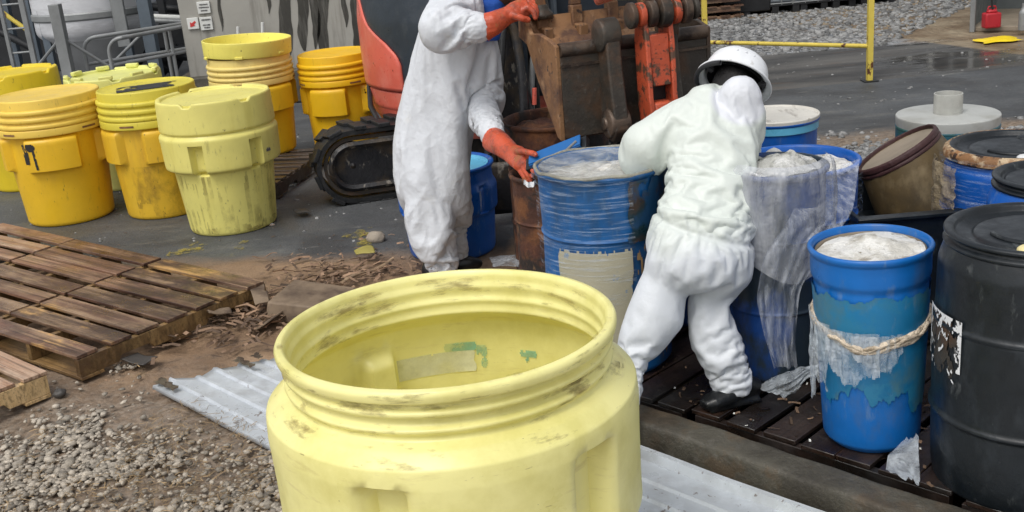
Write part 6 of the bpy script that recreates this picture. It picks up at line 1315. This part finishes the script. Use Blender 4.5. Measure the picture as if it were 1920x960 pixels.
# ------------------------------------------------------------------ small things on the ground
def lump(name, label, c, r, mt, cat, seed=1, sc=(1, 1, .7)):
    mb = MB(); mb.ball((0, 0, 0), (r*sc[0], r*sc[1], r*sc[2]), 28); v = mb.v[-1]; k = 1+.5*(fbm(v/r*1.3+seed, seed)-.5)+.12*(ridge(v/r*2.4+seed, seed)-.5); v *= k[:, None]; v += np.array([c[0], c[1], r*sc[2]*.6]); o = obj(name, mb, mt, smooth=40, loc=(c[0], c[1], 0)); tag(o, label, cat)
lump('rock', 'pale fist-sized rock on the asphalt left of the first worker', G(706, 452), .055, M['rock'], 'rock', 3, (1.1, .9, .75)); lump('rock', 'small brown stone beside the fresh pallet corner', G(112, 742), .03, M['scrap'], 'rock', 5)
def flat_piece(name, label, cs, h, mt, cat, curl=.01, n=14, seed=1, z=.0):
    p = [G(*c) for c in cs]; u, v = np.meshgrid(np.linspace(0, 1, n), np.linspace(0, 1, n), indexing='ij'); g = (1-u)[..., None]*((1-v)[..., None]*p[0]+v[..., None]*p[3])+u[..., None]*((1-v)[..., None]*p[1]+v[..., None]*p[2])
    g[..., :2] += .012*(np.stack([vnoise(g*11, seed), vnoise(g*11+5, seed)], -1)-.5)*2; g[..., 2] = z+h+curl*2*vnoise(g*9, seed+1)
    mb = MB(); mb.grid(g); o = obj(name, mb, mt, smooth=60, loc=g[0, 0]); s = o.modifiers.new('thick', 'SOLIDIFY'); s.thickness = .005; s.offset = -1; tag(o, label, cat)
flat_piece('rubber_scrap', 'dark grey rubber scrap lying flat on the brown dirt', [(228, 682), (258, 668), (298, 680), (270, 694)], .012, M['scrap'], 'scrap', .012, seed=3)
flat_piece('paper_scrap', 'white scrap paper under the right edge of the dark pallet', [(412, 572), (445, 566), (458, 585), (425, 592)], .02, M['paper'], 'scrap', .03, seed=5)
flat_piece('cardboard_piece', 'curled brown cardboard piece beside the dark pallet', [(385, 600), (425, 588), (440, 612), (398, 622)], .03, M['card'], 'cardboard', .05, seed=7)
flat_piece('cardboard_piece', 'bent brown cardboard strip near the brown box, left of the big drum', [(470, 575), (500, 568), (512, 600), (488, 606)], .03, M['card'], 'cardboard', .06, seed=9)
flat_piece('leaf', 'yellow green leaf scrap on the bark litter', [(664, 486), (700, 482), (706, 492), (668, 494)], .04, M['yellowgreen'], 'leaf', .03, seed=11)
flat_piece('rubber_scrap', 'black torn rubber bits on the asphalt left of the track', [(552, 404), (572, 398), (584, 408), (560, 411)], .012, M['scrap'], 'scrap', .03, seed=13)
# brown flattened box left of the big drum
t = thing('cardboard_box', 'soaked brown cardboard box half hidden by the big open drum', 'box', G(580, 590))
c = G(590, 585); mb = MB(); mb.box((c[0], c[1], .055), (.42, .34, .11), rotm('Z', R(-20)), tap=.9); v = mb.v[-1]; v[4:, 2] += [.0, -.02, .02, -.015]; obj('body', mb, M['card'], t, bevel=.01)
mb = MB(); mb.box((c[0]-.20, c[1]-.12, .035), (.12, .30, .008), rotm('Z', R(-20)) @ rotm('Y', R(-30))); obj('flap', mb, M['card'], t, bevel=.002)
# scattered sticks one can count
for k, (x0, y0, x1, y1, r_, lab) in enumerate(((640, 540, 740, 500, .012, 'long pale splintered stick on the bark litter'), (620, 530, 690, 505, .010, 'short brown stick lying across the bark litter'), (475, 492, 522, 490, .006, 'thin stick on the asphalt edge above the dark pallet'))):
    a, b_ = G(x0, y0), G(x1, y1); a[2] = .03; b_[2] = .05; s_ = np.linspace(0, 1, 9); pts = a+(b_-a)*s_[:, None]; pts[:, 2] += .012*np.sin(s_*7+k); mb = MB(); mb.tube(pts, r_*(1+.3*np.sin(s_*11)), 7, flat=.5); o = obj('stick', mb, M['woodpale' if k == 0 else 'bark'], smooth=0, loc=a); tag(o, lab, 'stick', 'loose sticks on the ground')
# yellow paint spill: thin marks on the asphalt
def spill(label, px, py, w_, h_, seed):
    c = G(px, py); u, v = np.meshgrid(np.linspace(-1, 1, 46), np.linspace(-1, 1, 46), indexing='ij'); p = np.stack([c[0]+u*w_, c[1]+v*h_, 0*u+.0045], -1); k = (1-u*u-v*v)*.45+(fbm(p*14, seed, 5)-.5)*2.2 > .22; mb = MB(); f = [(i*46+j, (i+1)*46+j, (i+1)*46+j+1, i*46+j+1) for i in range(45) for j in range(45) if k[i, j] and k[i+1, j+1]]
    mb.add(p.reshape(-1, 3), f); o = obj('paint_spill', mb, M['spill'], smooth=0, loc=c); tag(o, label, 'paint spill')
spill('yellow paint spill on the asphalt in front of the straw yellow drum', 345, 466, .16, .16, 4); spill('faded yellow green stain beside the pale rock', 672, 445, .16, .2, 6); spill('small yellow paint trail under the straw yellow drum', 452, 462, .05, .22, 8)
